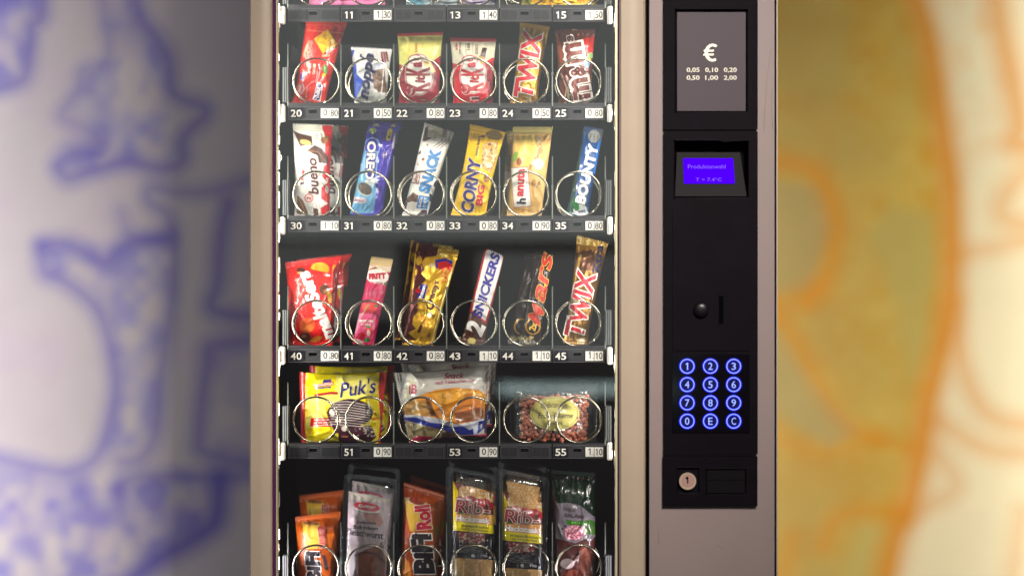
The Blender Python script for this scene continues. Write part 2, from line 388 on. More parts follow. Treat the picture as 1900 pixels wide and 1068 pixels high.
def product(name, label, cat, cr, quad, base, art=(), texts=(), T=12, lean=11, pinch=.06, seal=(.04, .05), axis='v', kind='film', depth=.108,
            wr=1.0, group='snacks in the vending machine', seals=True, sealcol=None, key=None, drop=0):
    crop = CROP[cr]; ox, oy, u = crop; q = np.array([(x / u + ox, y / u + oy) for x, y in quad], float)
    if drop:
        for i, j in ((0, 3), (1, 2)):
            dv = q[i] - q[j]; q[i] = q[i] + dv / abs(dv[1]) * drop
    T = T * S; sf = Surf(q, T, lean, depth + T, pinch, seal, axis, wr, RNG.randint(1, 900))
    bc = (q[0] + q[1]) / 2; root = empty(name, P(bc[0], bc[1], depth + T), label=label, cat=cat, group=group)
    art = list(art); m = wrap_mat(kind); lo, hi = seal
    if seals and lo > 0 and hi > 0:
        shape_part('wrapper', root, sf, lo, 1 - hi, base, art, crop, m)
        sb = sealcol or base
        shape_part('seal', root, sf, 0, lo, sb, [] if sealcol else art, crop, m, zig=True)
        shape_part('seal', root, sf, 1 - hi, 1, sb, [] if sealcol else art, crop, m, zig=True)
    else: shape_part('wrapper', root, sf, 0, 1, base, art, crop, m)
    if texts: lettering(root, sf, texts, crop)
    PROD[key or name] = root; root['_sf'] = 0; del root['_sf']; SURF[key or name] = sf
    return root
SURF = {}
def dup(key, dpx, dd, label, drop_parts=()):
    """the next item of the same kind, one coil turn further back: a copied thing with copied parts"""
    r0 = PROD[key]; r = r0.copy(); COL.objects.link(r)
    r.location = r0.location + Vector((dpx[0] * S, dd, -dpx[1] * S)); r['label'] = label
    for ch in list(r0.children):
        if ch.name.split('.')[0] in drop_parts: continue
        c = ch.copy(); COL.objects.link(c); c.parent = r
        for g in list(ch.children):
            h = g.copy(); COL.objects.link(h); h.parent = c
    return r
# ------------------------------------------------------------------ backdrop with soft print, in place of blurred banknotes
def spline(p, n=4):
    p = [np.array(q, float) for q in p]; o = []
    for i in range(len(p) - 1):
        a, b, c, d = p[max(i - 1, 0)], p[i], p[i + 1], p[min(i + 2, len(p) - 1)]
        for k in range(n):
            t = k / n; o.append(.5 * (2 * b + (c - a) * t + (2 * a - 5 * b + 4 * c - d) * t * t + (3 * b - a - 3 * c + d) * t ** 3))
    return o + [p[-1]]
def build_backdrop():
    d = .96
    xs = np.concatenate([np.linspace(-1500, -140, 12), np.arange(-120, 560, 5), np.linspace(580, 1340, 10), np.arange(1360, 2040, 5), np.linspace(2060, 3400, 12)])
    ys = np.concatenate([np.linspace(-1200, -120, 12), np.arange(-100, 1180, 5), np.linspace(1200, 2000, 8)])[::-1]
    X, Y = np.meshgrid(xs, ys); x, y = X.ravel(), Y.ravel(); k = kk(d)
    V = np.stack([(x - CX) * k, np.full(x.shape, d), ZC - (y - CY) * k], -1)
    C = np.where((x < 950)[:, None], lin((206, 198, 204)), lin((240, 226, 184)))
    n = fbm(x / 95, y / 95, 3, 2)[:, None]; n2 = fbm(x / 48, y / 48, 9, 2)[:, None]
    def mix(al, col):
        nonlocal C; al = np.clip(al, 0, 1); al = al[:, None] if al.ndim == 1 else al; C = C * (1 - al) + lin(col) * al
    def stroke(pts, wd, col, a=.8, soft=10):
        pts = spline(pts); sd = np.min([seg_dist(x, y, pts[i], pts[i + 1]) for i in range(len(pts) - 1)], 0); t = np.clip((wd / 2 + soft - sd) / (2 * soft), 0, 1); mix(t * t * (3 - 2 * t) * a, col)
    def region(p, col, a, soft=22, nz=None):
        t = np.clip(.5 - poly_sd(x, y, p) / (3 * soft), 0, 1); t = t * t * (3 - 2 * t) * a
        if nz is not None: t = t * np.clip((nz[:, 0] - .3) * 2.2, 0, 1)
        mix(t, col)
    mix(np.clip((n - .5) * .9, 0, .3) * (x < 950)[:, None], (200, 178, 205))
    BL = (96, 90, 190)
    region([(-150, 865), (140, 885), (230, 870), (400, 890), (395, 960), (250, 1068), (200, 1200), (-150, 1200)], (128, 124, 205), .75, 20, n2)
    region([(-60, -60), (80, -60), (75, 30), (55, 90), (40, 150), (-60, 180)], (128, 124, 205), .8, 16, n2)
    region([(195, 0), (250, 0), (310, 110), (315, 165), (350, 200), (340, 300), (170, 318), (105, 310), (180, 260), (120, 215), (160, 130), (205, 90)], (150, 148, 205), .8, 16, n2)
    region([(90, 455), (300, 440), (325, 530), (300, 700), (290, 800), (230, 860), (195, 840), (215, 720), (200, 620), (170, 560), (90, 510)], (150, 148, 208), .75, 14, n2)
    region([(385, 650), (500, 640), (500, 860), (385, 840)], (150, 150, 205), .4, 14, n2)
    L = [([(80, -30), (78, 30), (60, 50), (55, 90), (50, 130), (30, 155), (-60, 180)], 14, .85), ([(-60, 10), (20, -10)], 40, .5),
         ([(190, -30), (195, 40), (203, 80), (195, 115), (152, 132), (148, 165), (118, 205), (120, 222), (165, 242), (185, 262)], 9, .6),
         ([(185, 285), (140, 285), (108, 305), (125, 330), (170, 318), (235, 300), (300, 312), (338, 300), (340, 255), (378, 218), (378, 198), (340, 185), (318, 165), (312, 110), (290, 70), (262, 35), (246, -30)], 15, .8),
         ([(130, 270), (175, 262)], 20, .3), ([(560, 330), (470, 335), (380, 356), (330, 356), (280, 350), (275, 372), (310, 398), (323, 440), (322, 530), (313, 600), (298, 700), (290, 800), (262, 848), (225, 855)], 10, .7),
         ([(225, 395), (245, 440), (300, 445)], 14, .5), ([(80, 455), (120, 452), (160, 470), (198, 487), (240, 452), (312, 442)], 16, .8),
         ([(78, 460), (82, 505), (120, 522), (175, 565), (200, 620), (215, 700), (205, 780), (180, 845), (140, 870), (100, 873), (0, 850), (-100, 840)], 16, .75),
         ([(424, 380), (412, 430), (405, 520), (402, 578), (560, 592)], 20, .8), ([(560, 630), (405, 638), (385, 680), (370, 800), (390, 842), (560, 872)], 18, .75),
         ([(220, 905), (240, 888), (300, 882), (400, 885), (560, 882)], 14, .7), ([(220, 900), (232, 960), (260, 1010)], 12, .5),
         ([(408, 890), (402, 960), (370, 992), (300, 1032), (240, 1078), (150, 1150)], 34, .9), ([(350, 890), (360, 960)], 10, .4), ([(150, 900), (170, 1000), (120, 1080)], 12, .45), ([(60, 900), (40, 960), (80, 1060)], 12, .4)]
    for p, wd, a in L: stroke(p, wd + 6, BL, a * .95, 30)
    main = [(1685, -40), (1718, 60), (1735, 150), (1750, 260), (1764, 350), (1766, 480), (1762, 560), (1745, 650), (1722, 740), (1710, 820), (1690, 920), (1660, 1000), (1635, 1110)]
    region([(1300, -100)] + main + [(1300, 1200)], (212, 178, 70), .92, 26)
    region([(1300, -100)] + main + [(1300, 1200)], (206, 146, 30), .45, 26, n2)
    region([(1300, -100)] + main + [(1300, 1200)], (190, 176, 100), .4, 26, n)
    region([(1740, -60), (1840, -60), (1880, 200), (1870, 280), (1800, 300), (1770, 300)], (235, 190, 130), .4, 26, n2)
    region([(1300, 330), (1520, 345), (1545, 420), (1500, 540), (1300, 560)], (175, 168, 120), .7, 10)
    region([(1610, 440), (1650, 380), (1740, 400), (1740, 650), (1690, 730), (1660, 560)], (190, 176, 100), .7, 16)
    region([(1560, 1100), (1600, 970), (1660, 965), (1640, 1080)], (205, 190, 110), .8, 12)
    region([(1430, 590), (1500, 700), (1590, 800), (1540, 830), (1430, 760)], (180, 172, 125), .7, 10)
    region([(1200, -200), (1560, -200), (1600, 500), (1560, 1300), (1200, 1300)], (180, 160, 100), .5, 70)
    OR = (224, 142, 18)
    Rr = [(main, 34, 1.0), ([(1842, -40), (1858, 60), (1878, 150), (1890, 230), (1885, 265), (1960, 275)], 34, .8), ([(1960, 300), (1890, 330), (1860, 400), (1960, 425)], 26, .6),
          ([(1785, 470), (1850, 458), (1960, 435)], 14, .6), ([(1772, 560), (1785, 670), (1815, 745), (1865, 782), (1990, 792)], 16, .7), ([(1745, 782), (1800, 818), (1860, 838), (1990, 840)], 16, .65),
          ([(1380, 295), (1490, 308), (1532, 350), (1552, 420), (1540, 500), (1500, 560)], 22, .75), ([(1380, 540), (1450, 590), (1505, 680), (1550, 760), (1600, 805), (1690, 830)], 14, .6),
          ([(1380, 770), (1480, 830), (1550, 835), (1620, 810)], 12, .5), ([(1530, 1010), (1550, 965), (1600, 945), (1680, 955)], 20, .7), ([(1470, 1000), (1445, 1100)], 26, .5), ([(1740, 840), (1775, 900), (1720, 940)], 12, .55),
          ([(1895, 950), (1875, 1090)], 14, .5), ([(1430, 560), (1530, 540)], 20, .4)]
    for p, wd, a in Rr: stroke(p, wd + 4, OR, a * .95, 38)
    me = grid_mesh('backdrop_sheet', None, V, len(xs), len(ys), C, None)
    o = link('backdrop', me, None, [mat('printed_backdrop', vcol=True, rough=.8, spec=.15, bump=.1, bscale=60, var=.03, vscale=8)])
    tag(o, 'backdrop behind the machine standing in for blurred banknotes, soft blue left and orange right', kind='structure')
build_backdrop()
# ------------------------------------------------------------------ the machine
M_BEIGE = mat('champagne_frame', (150, 136, 118), rough=.42, metal=.0, spec=.4, bump=.06, bscale=900, var=.03, vscale=14)
M_GREY = mat('grey_panel', (122, 109, 106), rough=.5, metal=.0, spec=.35, bump=.10, bscale=1400, var=.03, vscale=9)
M_BLACK = mat('black_plastic', (10, 7, 12), rough=.6, spec=.05, bump=.08, bscale=1500, var=.15, vscale=25)
M_SEAM = mat('black_rubber', (10, 6, 12), rough=.7, spec=.1)
M_GASKET = mat('violet_gasket', (66, 22, 60), rough=.6, spec=.2)
M_EDGE = mat('bright_edge', (205, 205, 165), rough=.35, metal=.5)
M_IN = mat('dark_interior', (52, 52, 56), rough=.6, spec=.2, bump=.1, bscale=300, var=.12, vscale=12)
M_TRAY = mat('charcoal_tray', (46, 46, 50), rough=.5, spec=.3, bump=.15, bscale=800, var=.08, vscale=60)
M_TRAY2 = mat('grey_tray_edge', (72, 72, 76), rough=.45, spec=.35)
M_BRK = mat('bracket_grey', (70, 72, 72), rough=.4, spec=.4)
M_HOLE = mat('dark_hole', (5, 5, 7), rough=.9, spec=.0)
M_CELL = mat('blank_cell', (30, 30, 34), rough=.5, spec=.3)
M_PLATE = mat('number_plate_black', (22, 18, 32), rough=.4, spec=.3)
M_WHITE = mat('white_plastic', (238, 230, 220), rough=.4, var=.03)
M_CARD = mat('price_card', (253, 250, 242), rough=.5, var=.03, vscale=120)
M_DIGIT = mat('white_print', (245, 240, 228), rough=.5)
M_INK = mat('black_print', (34, 20, 26), rough=.6)
M_WIRE = mat('coil_wire', (172, 166, 150), rough=.24, metal=1.0)
M_FIN = clear('clear_divider', (190, 200, 200), 1.3, .15, .03)
M_FINEDGE = mat('divider_edge', (104, 110, 104), rough=.3, spec=.5)
Z0, Z1 = 1760, -500
mach = empty('vending_machine', (P(950, Z0, 0)[0], .4, 0), label='champagne framed snack vending machine with glass front, wire coils and black payment panel', cat='vending machine')
k0 = kk(0)
def prof(name, pts, m, y0=Z1, y1=Z0, bevel=0, par=mach):
    """vertical extrusion of a profile of (px, depth) points"""
    zt, zb = ZC - (y0 - CY) * S, max(.0, ZC - (y1 - CY) * S) + .04; n = len(pts)
    v = [((p[0] - CX) * S, p[1], zb) for p in pts] + [((p[0] - CX) * S, p[1], zt) for p in pts]
    mb = MB(); mb.add(v, [(i, (i + 1) % n, n + (i + 1) % n, n + i) for i in range(n)] + [tuple(range(n))[::-1], tuple(range(n, 2 * n))], m)
    o = mb.build(name, par); 
    return o
def smooth_prof(name, x0, x1, d0, d1, bow, m, n=14):
    """front bowed in plan: bow<0 bulges towards the viewer"""
    pts = [(x0, d1)] + [(x0, d0 + .004)]
    for i in range(n + 1):
        t = i / n; e_ = min(t, 1 - t); c = .004 * max(0, 1 - e_ / .06) ** 2
        pts.append((x0 + (x1 - x0) * t, d0 + bow(t) + c))
    pts += [(x1, d1)]
    o = prof(name, pts, m); 
    for p in o.data.polygons: p.use_smooth = False
    return o
smooth_prof('door_frame', 463, 505, 0, .03, lambda t: -.006 + .016 * max(0, t - .45) ** 2 * 1.6 + .002 * (1 - t), M_BEIGE)
smooth_prof('door_frame', 1149, 1198, 0, .03, lambda t: -.006 + .016 * max(0, t - .35) ** 2 * 1.4 + .002 * (1 - t), M_BEIGE)
prof('door_gasket', [(505, .004), (512, .004), (512, .02), (505, .02)], M_GASKET); prof('door_gasket', [(1145.6, .004), (1149, .004), (1149, .02), (1145.6, .02)], M_GASKET)
prof('bright_trim', [(512, .003), (514.2, .003), (514.2, .02), (512, .02)], M_EDGE); prof('bright_trim', [(1142, .003), (1145.6, .003), (1145.6, .02), (1142, .02)], M_EDGE)
prof('door_gap', [(1198, .012), (1205, .012), (1205, .03), (1198, .03)], M_SEAM)
prof('side_trim', [(1437, .002), (1440.5, .002), (1440.5, .03), (1437, .03)], M_SEAM); prof('side_trim', [(1440.5, -.001), (1443, -.001), (1443, .93), (1440.5, .93)], M_BEIGE)
mb = MB(); holes_plate(mb, (1205, 1437, Z1, Z0 - 40), [(1240, 1398, 252, 620)], -.003, .03, M_GREY, .0295); mb.build('control_panel', mach, bevel=.0012)
mb = MB()      # cabinet: open box behind the door
def cab(x0, x1, y0, y1, d0, d1, m):
    X = lambda x: (x - CX) * S; Zf = lambda y: ZC - (y - CY) * S
    v = [(X(x0), d0, Zf(y1)), (X(x1), d0, Zf(y1)), (X(x1), d0, Zf(y0)), (X(x0), d0, Zf(y0)), (X(x0), d1, Zf(y1)), (X(x1), d1, Zf(y1)), (X(x1), d1, Zf(y0)), (X(x0), d1, Zf(y0))]
    mb.add(v, [(0, 1, 2, 3), (5, 4, 7, 6), (4, 0, 3, 7), (1, 5, 6, 2), (3, 2, 6, 7), (4, 5, 1, 0)], m)
cab(463.5, 472, Z1, Z0, .031, 0.93, M_IN); cab(1200, 1436, Z1, Z0, .031, 0.93, M_IN); cab(472, 1200, Z1, Z0, .60, 0.93, M_IN)
cab(472, 1200, Z1, Z1 + 40, .031, .6, M_IN); cab(472, 1200, 1480, Z0, .031, .6, M_IN)
mb.build('cabinet', mach)
mb = MB(); mb.box(463, 1443, Z1 - 60, Z1, 0, 0.93, M_BEIGE); mb.build('top_cap', mach)
mb = MB(); mb.box(512, 1145, 1250, Z0 - 40, .004, .03, M_GREY); mb.build('lower_door_panel', mach)
mb = MB(); mb.box(507, 1147, Z1, 1250, .008, .012, clear('door_glass', (252, 253, 252), 1.52, 0.0, .02, haze=.006)); mb.build('glass_pane', mach)
# ------------------------------------------------------------------ trays with rails, plates, dividers and coils
DS = .075
COLX = [534 + 98.2 * i for i in range(7)]
ROWS = [  # rail top, rail bottom, numbers, prices, ring centre, tips, direction
    (17, 40, [None, '11', None, '13', None, '15'], [None, '1.30', None, '1.40', None, '1.50'], -32, [-75, -52, -62, -80, -110, -62], [1, -1, 1, -1, -1, 1]),
    (199, 222, ['20', '21', '22', '23', '24', '25'], ['0.80', '0.50', '0.80', '0.80', '0.50', '0.80'], 150, [-66, -63, -27, -38, -20, -23], [-1] * 6),
    (408, 430, ['30', '31', '32', '33', '34', '35'], ['1.10', '0.80', '0.80', '0.80', '0.90', '0.80'], 360, [-50, -65, -40, -85, -40, -48], [-1] * 6),
    (649, 672, ['40', '41', '42', '43', '44', '45'], ['0.80', '0.80', '0.80', '1.10', '1.10', '1.10'], 600, [-150, -35, -90, -35, -60, -45], [-1] * 6),
    (827, 850, [None, '51', None, '53', None, '55'], [None, '0.90', None, '0.90', None, '1.10'], 779, [-80, -100, -68, -92, -35, -142], [1, -1, 1, -1, 1, -1]),
    (1104, 1128, ['60', '61', '62', '63', '64', '65'], ['1.60', '2.20', '1.60', '2.50', '2.50', '2.20'], 1054, [-60] * 6, [-1] * 6)]
def coil(par, cx, cy, tip, dr, d0):
    mb = MB(); R = 42.3; pts = []; n0 = 72
    k = kk(d0); c = P(cx, cy, d0)
    for i in range(int(n0 * 2.3) + 1):
        tn = i / n0; a = math.radians(tip) + dr * 2 * math.pi * tn
        dep = d0 + .012 * min(tn, 1) + (.045 * (min(tn, 1.25) - 1) / .25 if tn > 1 else 0) + (.05 * (tn - 1.25) if tn > 1.25 else 0)
        r = R * k * (1 - .03 * math.exp(-tn * 30))
        pts.append((c[0] + r * math.cos(a), dep, c[2] + r * math.sin(a)))
    mb.tube(pts, .00205, M_WIRE, 10); return mb.build('coil', par)
def tray(r, spec):
    a, b, nums, prices, cy, tips, dirs = spec
    zf = P(0, a - (5 if a < 800 else 0), DS)[2]; t = empty('shelf_tray', (0, DS, zf - .002)); t.parent = mach; t.location = Vector((0, DS, zf - .002)) - wloc(mach)
    fl = MB(); fl.box(533, 1127, a - (4 if a < 800 else -1), a, DS + .010, DS + .46, M_TRAY); fl.build('tray_floor', t)
    for c in range(6):
        x0, x1 = COLX[c] + .9, COLX[c + 1] - 1.1; mb = MB()
        holes_plate(mb, (x0, x1, a, b), [(x0 + 38, x0 + 53, a + 4.5, a + 11)], DS, DS + .008, M_TRAY, DS + .006)
        mb.box(x0 + 38.3, x0 + 52.7, a + 4.8, a + 10.7, DS + .0035, DS + .0058, M_HOLE)
        mb.box(x0 + 37, x0 + 54, a + 2.8, a + 4.4, DS - .0008, DS + .001, M_TRAY2)
        lipt = a - 8 if a < 800 else a - 5
        mb.box(x0, x1, lipt, a - 1.6, DS + .004, DS + .010, M_TRAY); mb.box(x0, x1, a - 1.5, a, DS - .0005, DS + .008, M_TRAY2)
        mb.box(x0, x1, b - 1.5, b - .1, DS - .0005, DS + .002, M_TRAY2)
        mb.box(x0, x0 + 1, a + .1, b - 1.6, DS - .0008, DS + .002, M_TRAY2)
        mb.build('rail', t)
        paired = (r in (0, 4))
        if nums[c]:
            p = MB(); p.box(x0 + 1.5, x0 + 29, a + 1.6, b - 2.6, DS - .0012, DS + .003, M_PLATE)
            digits(p, nums[c], x0 + 14.6, (a + b) / 2 - .2, 21.5 if nums[c][-1] != '1' else 19, 13.2, DS - .0016, M_DIGIT, .012); p.build('number_plate', t)
            p = MB(); x2 = x0 + 60.5
            p.box(x2, x2 + 15.6, a + 2.2, b - 3.2, DS - .0014, DS + .003, M_CARD); p.box(x2 + 16.6, x2 + 32.5, a + 2.2, b - 3.2, DS - .0014, DS + .003, M_CARD)
            u_, c_ = prices[c].split('.'); sl = random.choice([0, 0, .5, -.5, 1.5 if c % 2 else 0])
            digits(p, u_, x2 + 8, a + 10 + sl, 8.6, 12.6, DS - .0018, M_INK, .008, st=.13); flat_text(p, '.', x2 + 14, a + 16 + sl, 1.4, 1.6, DS - .0018, M_INK)
            digits(p, c_, x2 + 24.6, a + 10.6, 14.6, 12.6, DS - .0018, M_INK, .002, st=.12); p.build('price_label', t)
        else:
            for xa in (x0 + 1.5, x0 + 60.5):
                p = MB(); p.box(xa, xa + 32, a + 1.6, b - 3, DS - .0012, DS + .003, M_TRAY2); p.box(xa + 1, xa + 15.6, a + 2.6, b - 4, DS - .0018, DS - .001, M_CELL)
                p.box(xa + 16.4, xa + 31, a + 2.6, b - 4, DS - .0018, DS - .001, M_CELL); p.build('blank_plate', t)
    bk = MB(); bk.box(534, 1124, a - 3, b - 1, DS + .0085, DS + .012, M_HOLE); bk.build('rail_backing', t)
    for c in range(7):
        if r in (0, 4) and c in (1, 3, 5): continue
        x = COLX[c]; mb = MB(); top = a - 118 if r != 5 else a - 135
        fr = [P(x, a - 2, DS + .002), P(x, a - 62, DS + .012), P(x, top, DS + .055)]
        hw = .0011; back = DS + .42
        for (p, q) in zip(fr[:-1], fr[1:]):
            v = [(p[0] - hw, p[1], p[2]), (p[0] + hw, p[1], p[2]), (q[0] + hw, q[1], q[2]), (q[0] - hw, q[1], q[2]),
                 (p[0] - hw, p[1] + .003, p[2]), (p[0] + hw, p[1] + .003, p[2]), (q[0] + hw, q[1] + .003, q[2]), (q[0] - hw, q[1] + .003, q[2])]
            mb.add(v, [(0, 1, 2, 3), (4, 0, 3, 7), (1, 5, 6, 2), (5, 4, 7, 6)], M_FINEDGE)
        X = fr[0][0]; prof_ = [(fr[0][1] + .003, fr[0][2]), (fr[1][1] + .003, fr[1][2]), (fr[2][1] + .003, fr[2][2]), (back, fr[2][2]), (back, fr[0][2])]
        v = [(X, yy, zz) for yy, zz in prof_]; mb.add(v, [tuple(range(5))], M_FIN)
        kx = P(x, a - 62, DS + .01); mb.add([(kx[0] + dx, kx[1] - .001 + (0 if i < 4 else .004), kx[2] + dz) for i, (dx, dz) in enumerate([(-.0022, -.0022), (.0022, -.0022), (.0022, .0022), (-.0022, .0022)] * 2)],
               [(0, 1, 2, 3), (4, 0, 3, 7), (1, 5, 6, 2), (3, 2, 6, 7), (4, 5, 1, 0)], M_FINEDGE); mb.build('divider', t)
    for c in range(6):
        cx = COLX[c] + 52.2 - (.6 * c); 
        if c in (0,) and r >= 3: cx -= 1
        coil(t, cx, cy, tips[c], dirs[c], .082)
    for sgn, xs_ in ((-1, 525), (1, 1124)):
        mb = MB()
        for q in range(3): mb.box(xs_ + q * 3.6, xs_ + q * 3.6 + 2.2, a - 74, a - 9, DS + .003, DS + .02, M_BRK)
        mb.box(xs_ - 1, xs_ + 11, a - 74, a - 9, DS + .008, DS + .02, M_TRAY); mb.build('side_bracket', t)
        mb = MB(); xc = 518.5 if sgn < 0 else 1127
        mb.box(xc, xc + 9.5, a - 6, a + 27, DS - .020, DS - .004, M_WHITE); mb.build('roller_clip', t, bevel=.003)
for r, spec in enumerate(ROWS): tray(r, spec)
# white toothed racks that carry the shelves, just inside the glass
for side in (0, 1):
    mb = MB(); y = -300; rr = random.Random(5 + side)
    xa = 514.4 if side == 0 else 1141.8
    while y < 1240:
        h = rr.uniform(12, 34); wv = rr.uniform(1.0, 4.6) if side == 0 else rr.uniform(.4, 1.4)
        if rr.random() < .7: mb.box(*((xa - 2, xa + wv) if side == 0 else (xa - wv, xa + 2)), y, y + h, .052, .058, M_WHITE)
        y += h + rr.uniform(2, 16)
    for (a, b, *_r) in ROWS:
        for (dx, dy0, dy1) in ((3.5, 8, 22), (5, 22, 34), (3, 34, 42)):
            mb.box(*((xa - 2, xa + dx) if side == 0 else (xa - dx * .5, xa + 2)), a + dy0, a + dy1, .0585, .064, M_WHITE)
    mb.build('shelf_rack', mach)
mb = MB(); c = P(518, 293, .05); mb.tube([(c[0] + .0048 * math.cos(t * .35), c[1], c[2] + .0062 * math.sin(t * .35)) for t in range(18)], .0007, M_WHITE, 6, closed=True); mb.build('cable_ring', mach)
M_SCR = mat('scratch', (84, 74, 72), rough=.5, spec=.2)
mb = MB()
for pts_ in ([(1431, 88), (1425, 130), (1420, 190), (1417, 245)], [(1433, 165), (1431, 200), (1434, 240)], [(1221, 980), (1223, 1010)], [(1330, 1012), (1340, 1016)]):
    mb.tube([P(x, y, -.0031) for x, y in pts_], .00022, M_SCR, 4)
mb.build('scratch', mach)
# ------------------------------------------------------------------ payment panel modules
M_INS = mat('grey_insert', (58, 49, 55), rough=.5, spec=.25, bump=.05, bscale=900)
M_GLOSSK = mat('glossy_keypad', (8, 7, 12), rough=.08, spec=.35)
M_BLUE = mat('blue_glow', (0, 0, 235), rough=.4, emit=1.0)
M_CORE = mat('white_blue_glow', (176, 204, 255), rough=.4, emit=.95)
M_KEYB = mat('key_dark_blue', (4, 4, 70), rough=.3, emit=.6)
M_SCREEN = mat('screen_violet', (78, 0, 255), rough=1, emit=1.0, spec=0)
M_SCTXT = mat('screen_text', (160, 110, 255), rough=1, emit=1.0, spec=0)
M_EURO = mat('cream_print', (238, 232, 200), rough=.5)
M_EURO2 = mat('dim_cream_print', (200, 196, 178), rough=.5)
M_LOCK = mat('brass_nickel', (216, 192, 168), rough=.36, metal=.75)
M_DEEP = mat('recess_black', (5, 4, 6), rough=.6, spec=.1)
pd = -.011
mb = MB(); holes_plate(mb, (1232, 1406, -70, 240.5), [(1254, 1386, 18, 207)], pd, -.003, M_BLACK, pd + .005)
o = mb.build('coin_value_module', mach, bevel=.0022)
mb = MB(); mb.box(1256.5, 1383.5, 23, 206, pd + .003, pd + .0049, M_INS); ip = mb.build('value_insert', o)
mb = MB()
ep = [(14.5 * math.cos(math.radians(a)), 16.5 * math.sin(math.radians(a))) for a in range(52, 309, 8)]; ei = [(8.8 * math.cos(math.radians(a)), 11.8 * math.sin(math.radians(a))) for a in range(56, 305, 8)]
nE = len(ei); ep = ep[:nE] if len(ep) >= nE else ep
ec = [P(1322 + x, 98 - y, pd + .0025) for x, y in ep[:nE]] + [P(1322.5 + x, 98 - y, pd + .0025) for x, y in ei]; mb.add(ec, [(i, i + 1, nE + i + 1, nE + i) for i in range(nE - 1)], M_EURO)
for dy in (-3.6, 3.6): mb.add([P(1304.5 + (1.5 if dy < 0 else 0), 98 + dy + 1.7, pd + .0022), P(1323.5, 98 + dy + 1.7, pd + .0022), P(1325, 98 + dy - 1.7, pd + .0022), P(1306, 98 + dy - 1.7, pd + .0022)], [(0, 1, 2, 3)], M_EURO)
for i, (s1, s2) in enumerate((('0,05', '0,50'), ('0,10', '1,00'), ('0,20', '2,00'))):
    flat_text(mb, s1, 1286 + 34.5 * i, 130.5, 24, 9.5, pd + .0025, M_EURO2, bold=.018); flat_text(mb, s2, 1286 + 34.5 * i, 145, 24, 9.5, pd + .0025, M_EURO2, bold=.018)
mb.build('lettering', o)
mb = MB(); holes_plate(mb, (1232, 1406, 243.5, 842.5), [(1252, 1388, 261, 366), (1334, 1342, 549, 601)], pd, -.003, M_BLACK, .02)
o = mb.build('payment_module', mach, bevel=.0022); 
mb = MB()  # sloped display hood inside the recess
k = kk(pd); W3 = lambda x, y, d: ((x - CX) * k, d, ZC - (y - CY) * k)
mb.add([W3(1258, 281, .010), W3(1376, 281, .010), W3(1386, 364, -.008), W3(1253, 364, -.008), W3(1258, 281, .018), W3(1376, 281, .018), W3(1386, 364, .018), W3(1253, 364, .018)],
       [(3, 2, 1, 0), (0, 1, 5, 4), (1, 2, 6, 5), (3, 0, 4, 7)], M_DEEP); mb.build('display_hood', o)
def hood(x, y, lift=0): t = (y - 281) / 83.; return W3(x, y, .010 - .018 * t - lift)
mb = MB(); sq = [(1270, 339.5), (1271.5, 340.3), (1363, 340.3), (1364.5, 338.5), (1362.8, 293.5), (1361.5, 292.2), (1270.5, 292.2), (1269.3, 293.5)]
mb.add([hood(x, y, .0012) for x, y in sq] + [hood(x, y, .0001) for x, y in sq], [tuple(range(8))] + [(i, 8 + i, 8 + (i + 1) % 8, (i + 1) % 8) for i in range(8)], M_SCREEN)
for s_, cx_, cy_, L_, H_ in (('Produktanwahl', 1313, 308, 70, 7.5), ('T = 7.4°C', 1316, 332.5, 48, 6.5)):
    v, f = text_px(s_, cx_, cy_, L_, H_, 0, -.01); mb.add([hood(x, y, .0016) for x, y in v], f, M_SCTXT)
mb.build('display_screen', o)
mb = MB(); holes_plate(mb, (1248, 1391, 386, 650), [(1334, 1342, 549, 601)], pd - .0014, pd - .0001, M_BLACK, pd - .0002); mb.build('slot_cover', o, bevel=.0008)
mb = MB(); mb.box(1334.6, 1341.4, 549.6, 600.4, pd - .0004, .0, M_HOLE); mb.build('coin_slot', o)
mb = MB(); mb.ring(1301, 575, 15, 18.5, pd - .0018, M_BLACK, th=.0017); mb.disc(1301, 575, 14.6, pd - .004, pd, mat('button_black', (12, 10, 14), rough=.35, spec=.25), dome=.006); mb.build('return_button', o)
kp = empty('keypad', (0, 0, 0)); kp.parent = mach; kp.location = Vector(P(1319, 730, pd)) - wloc(mach)
mb = MB(); mb.box(1247.5, 1391, 657, 802, pd - .0016, pd - .0001, M_GLOSSK); mb.build('keypad_plate', kp)
ke = pd - .0022
for i, ch in enumerate('1234567890EC'):
    x, y = 1275 + 43.2 * (i % 3), 679 + 33.9 * (i // 3); mb = MB()
    mb.disc(x, y, 14.2, ke, pd - .0017, M_KEYB); mb.ring(x, y, 10.2, 15.4, ke - .0004, M_BLUE); mb.ring(x, y, 12.1, 13.5, ke - .0008, M_CORE)
    digits(mb, ch, x, y, 10.6, 14.6, ke - .0003, M_BLUE, .03, st=.3); digits(mb, ch, x, y, 9, 13, ke - .0006, M_CORE, .0, st=.15); mb.build('key', kp)
mb = MB(); holes_plate(mb, (1230.5, 1405.5, 845.5, 938), [(1310, 1384, 869, 916), (1257, 1297, 867, 915)], pd, -.003, M_BLACK, pd + .004); o = mb.build('lock_module', mach, bevel=.0022)
mb = MB(); mb.disc(1276, 892, 15.6, pd - .003, pd + .003, M_LOCK); mb.disc(1276, 892, 11.8, pd - .0033, pd - .0031, mat('lock_face', (168, 132, 122), rough=.4, metal=.4)); mb.ring(1276, 892, 12.5, 15.8, pd - .0036, M_LOCK)
mb.disc(1275, 886, 2.4, pd - .0041, pd - .0031, M_HOLE, 12); mb.box(1275.1, 1277.1, 886, 896, pd - .0041, pd - .0031, M_HOLE); mb.build('key_lock', o)
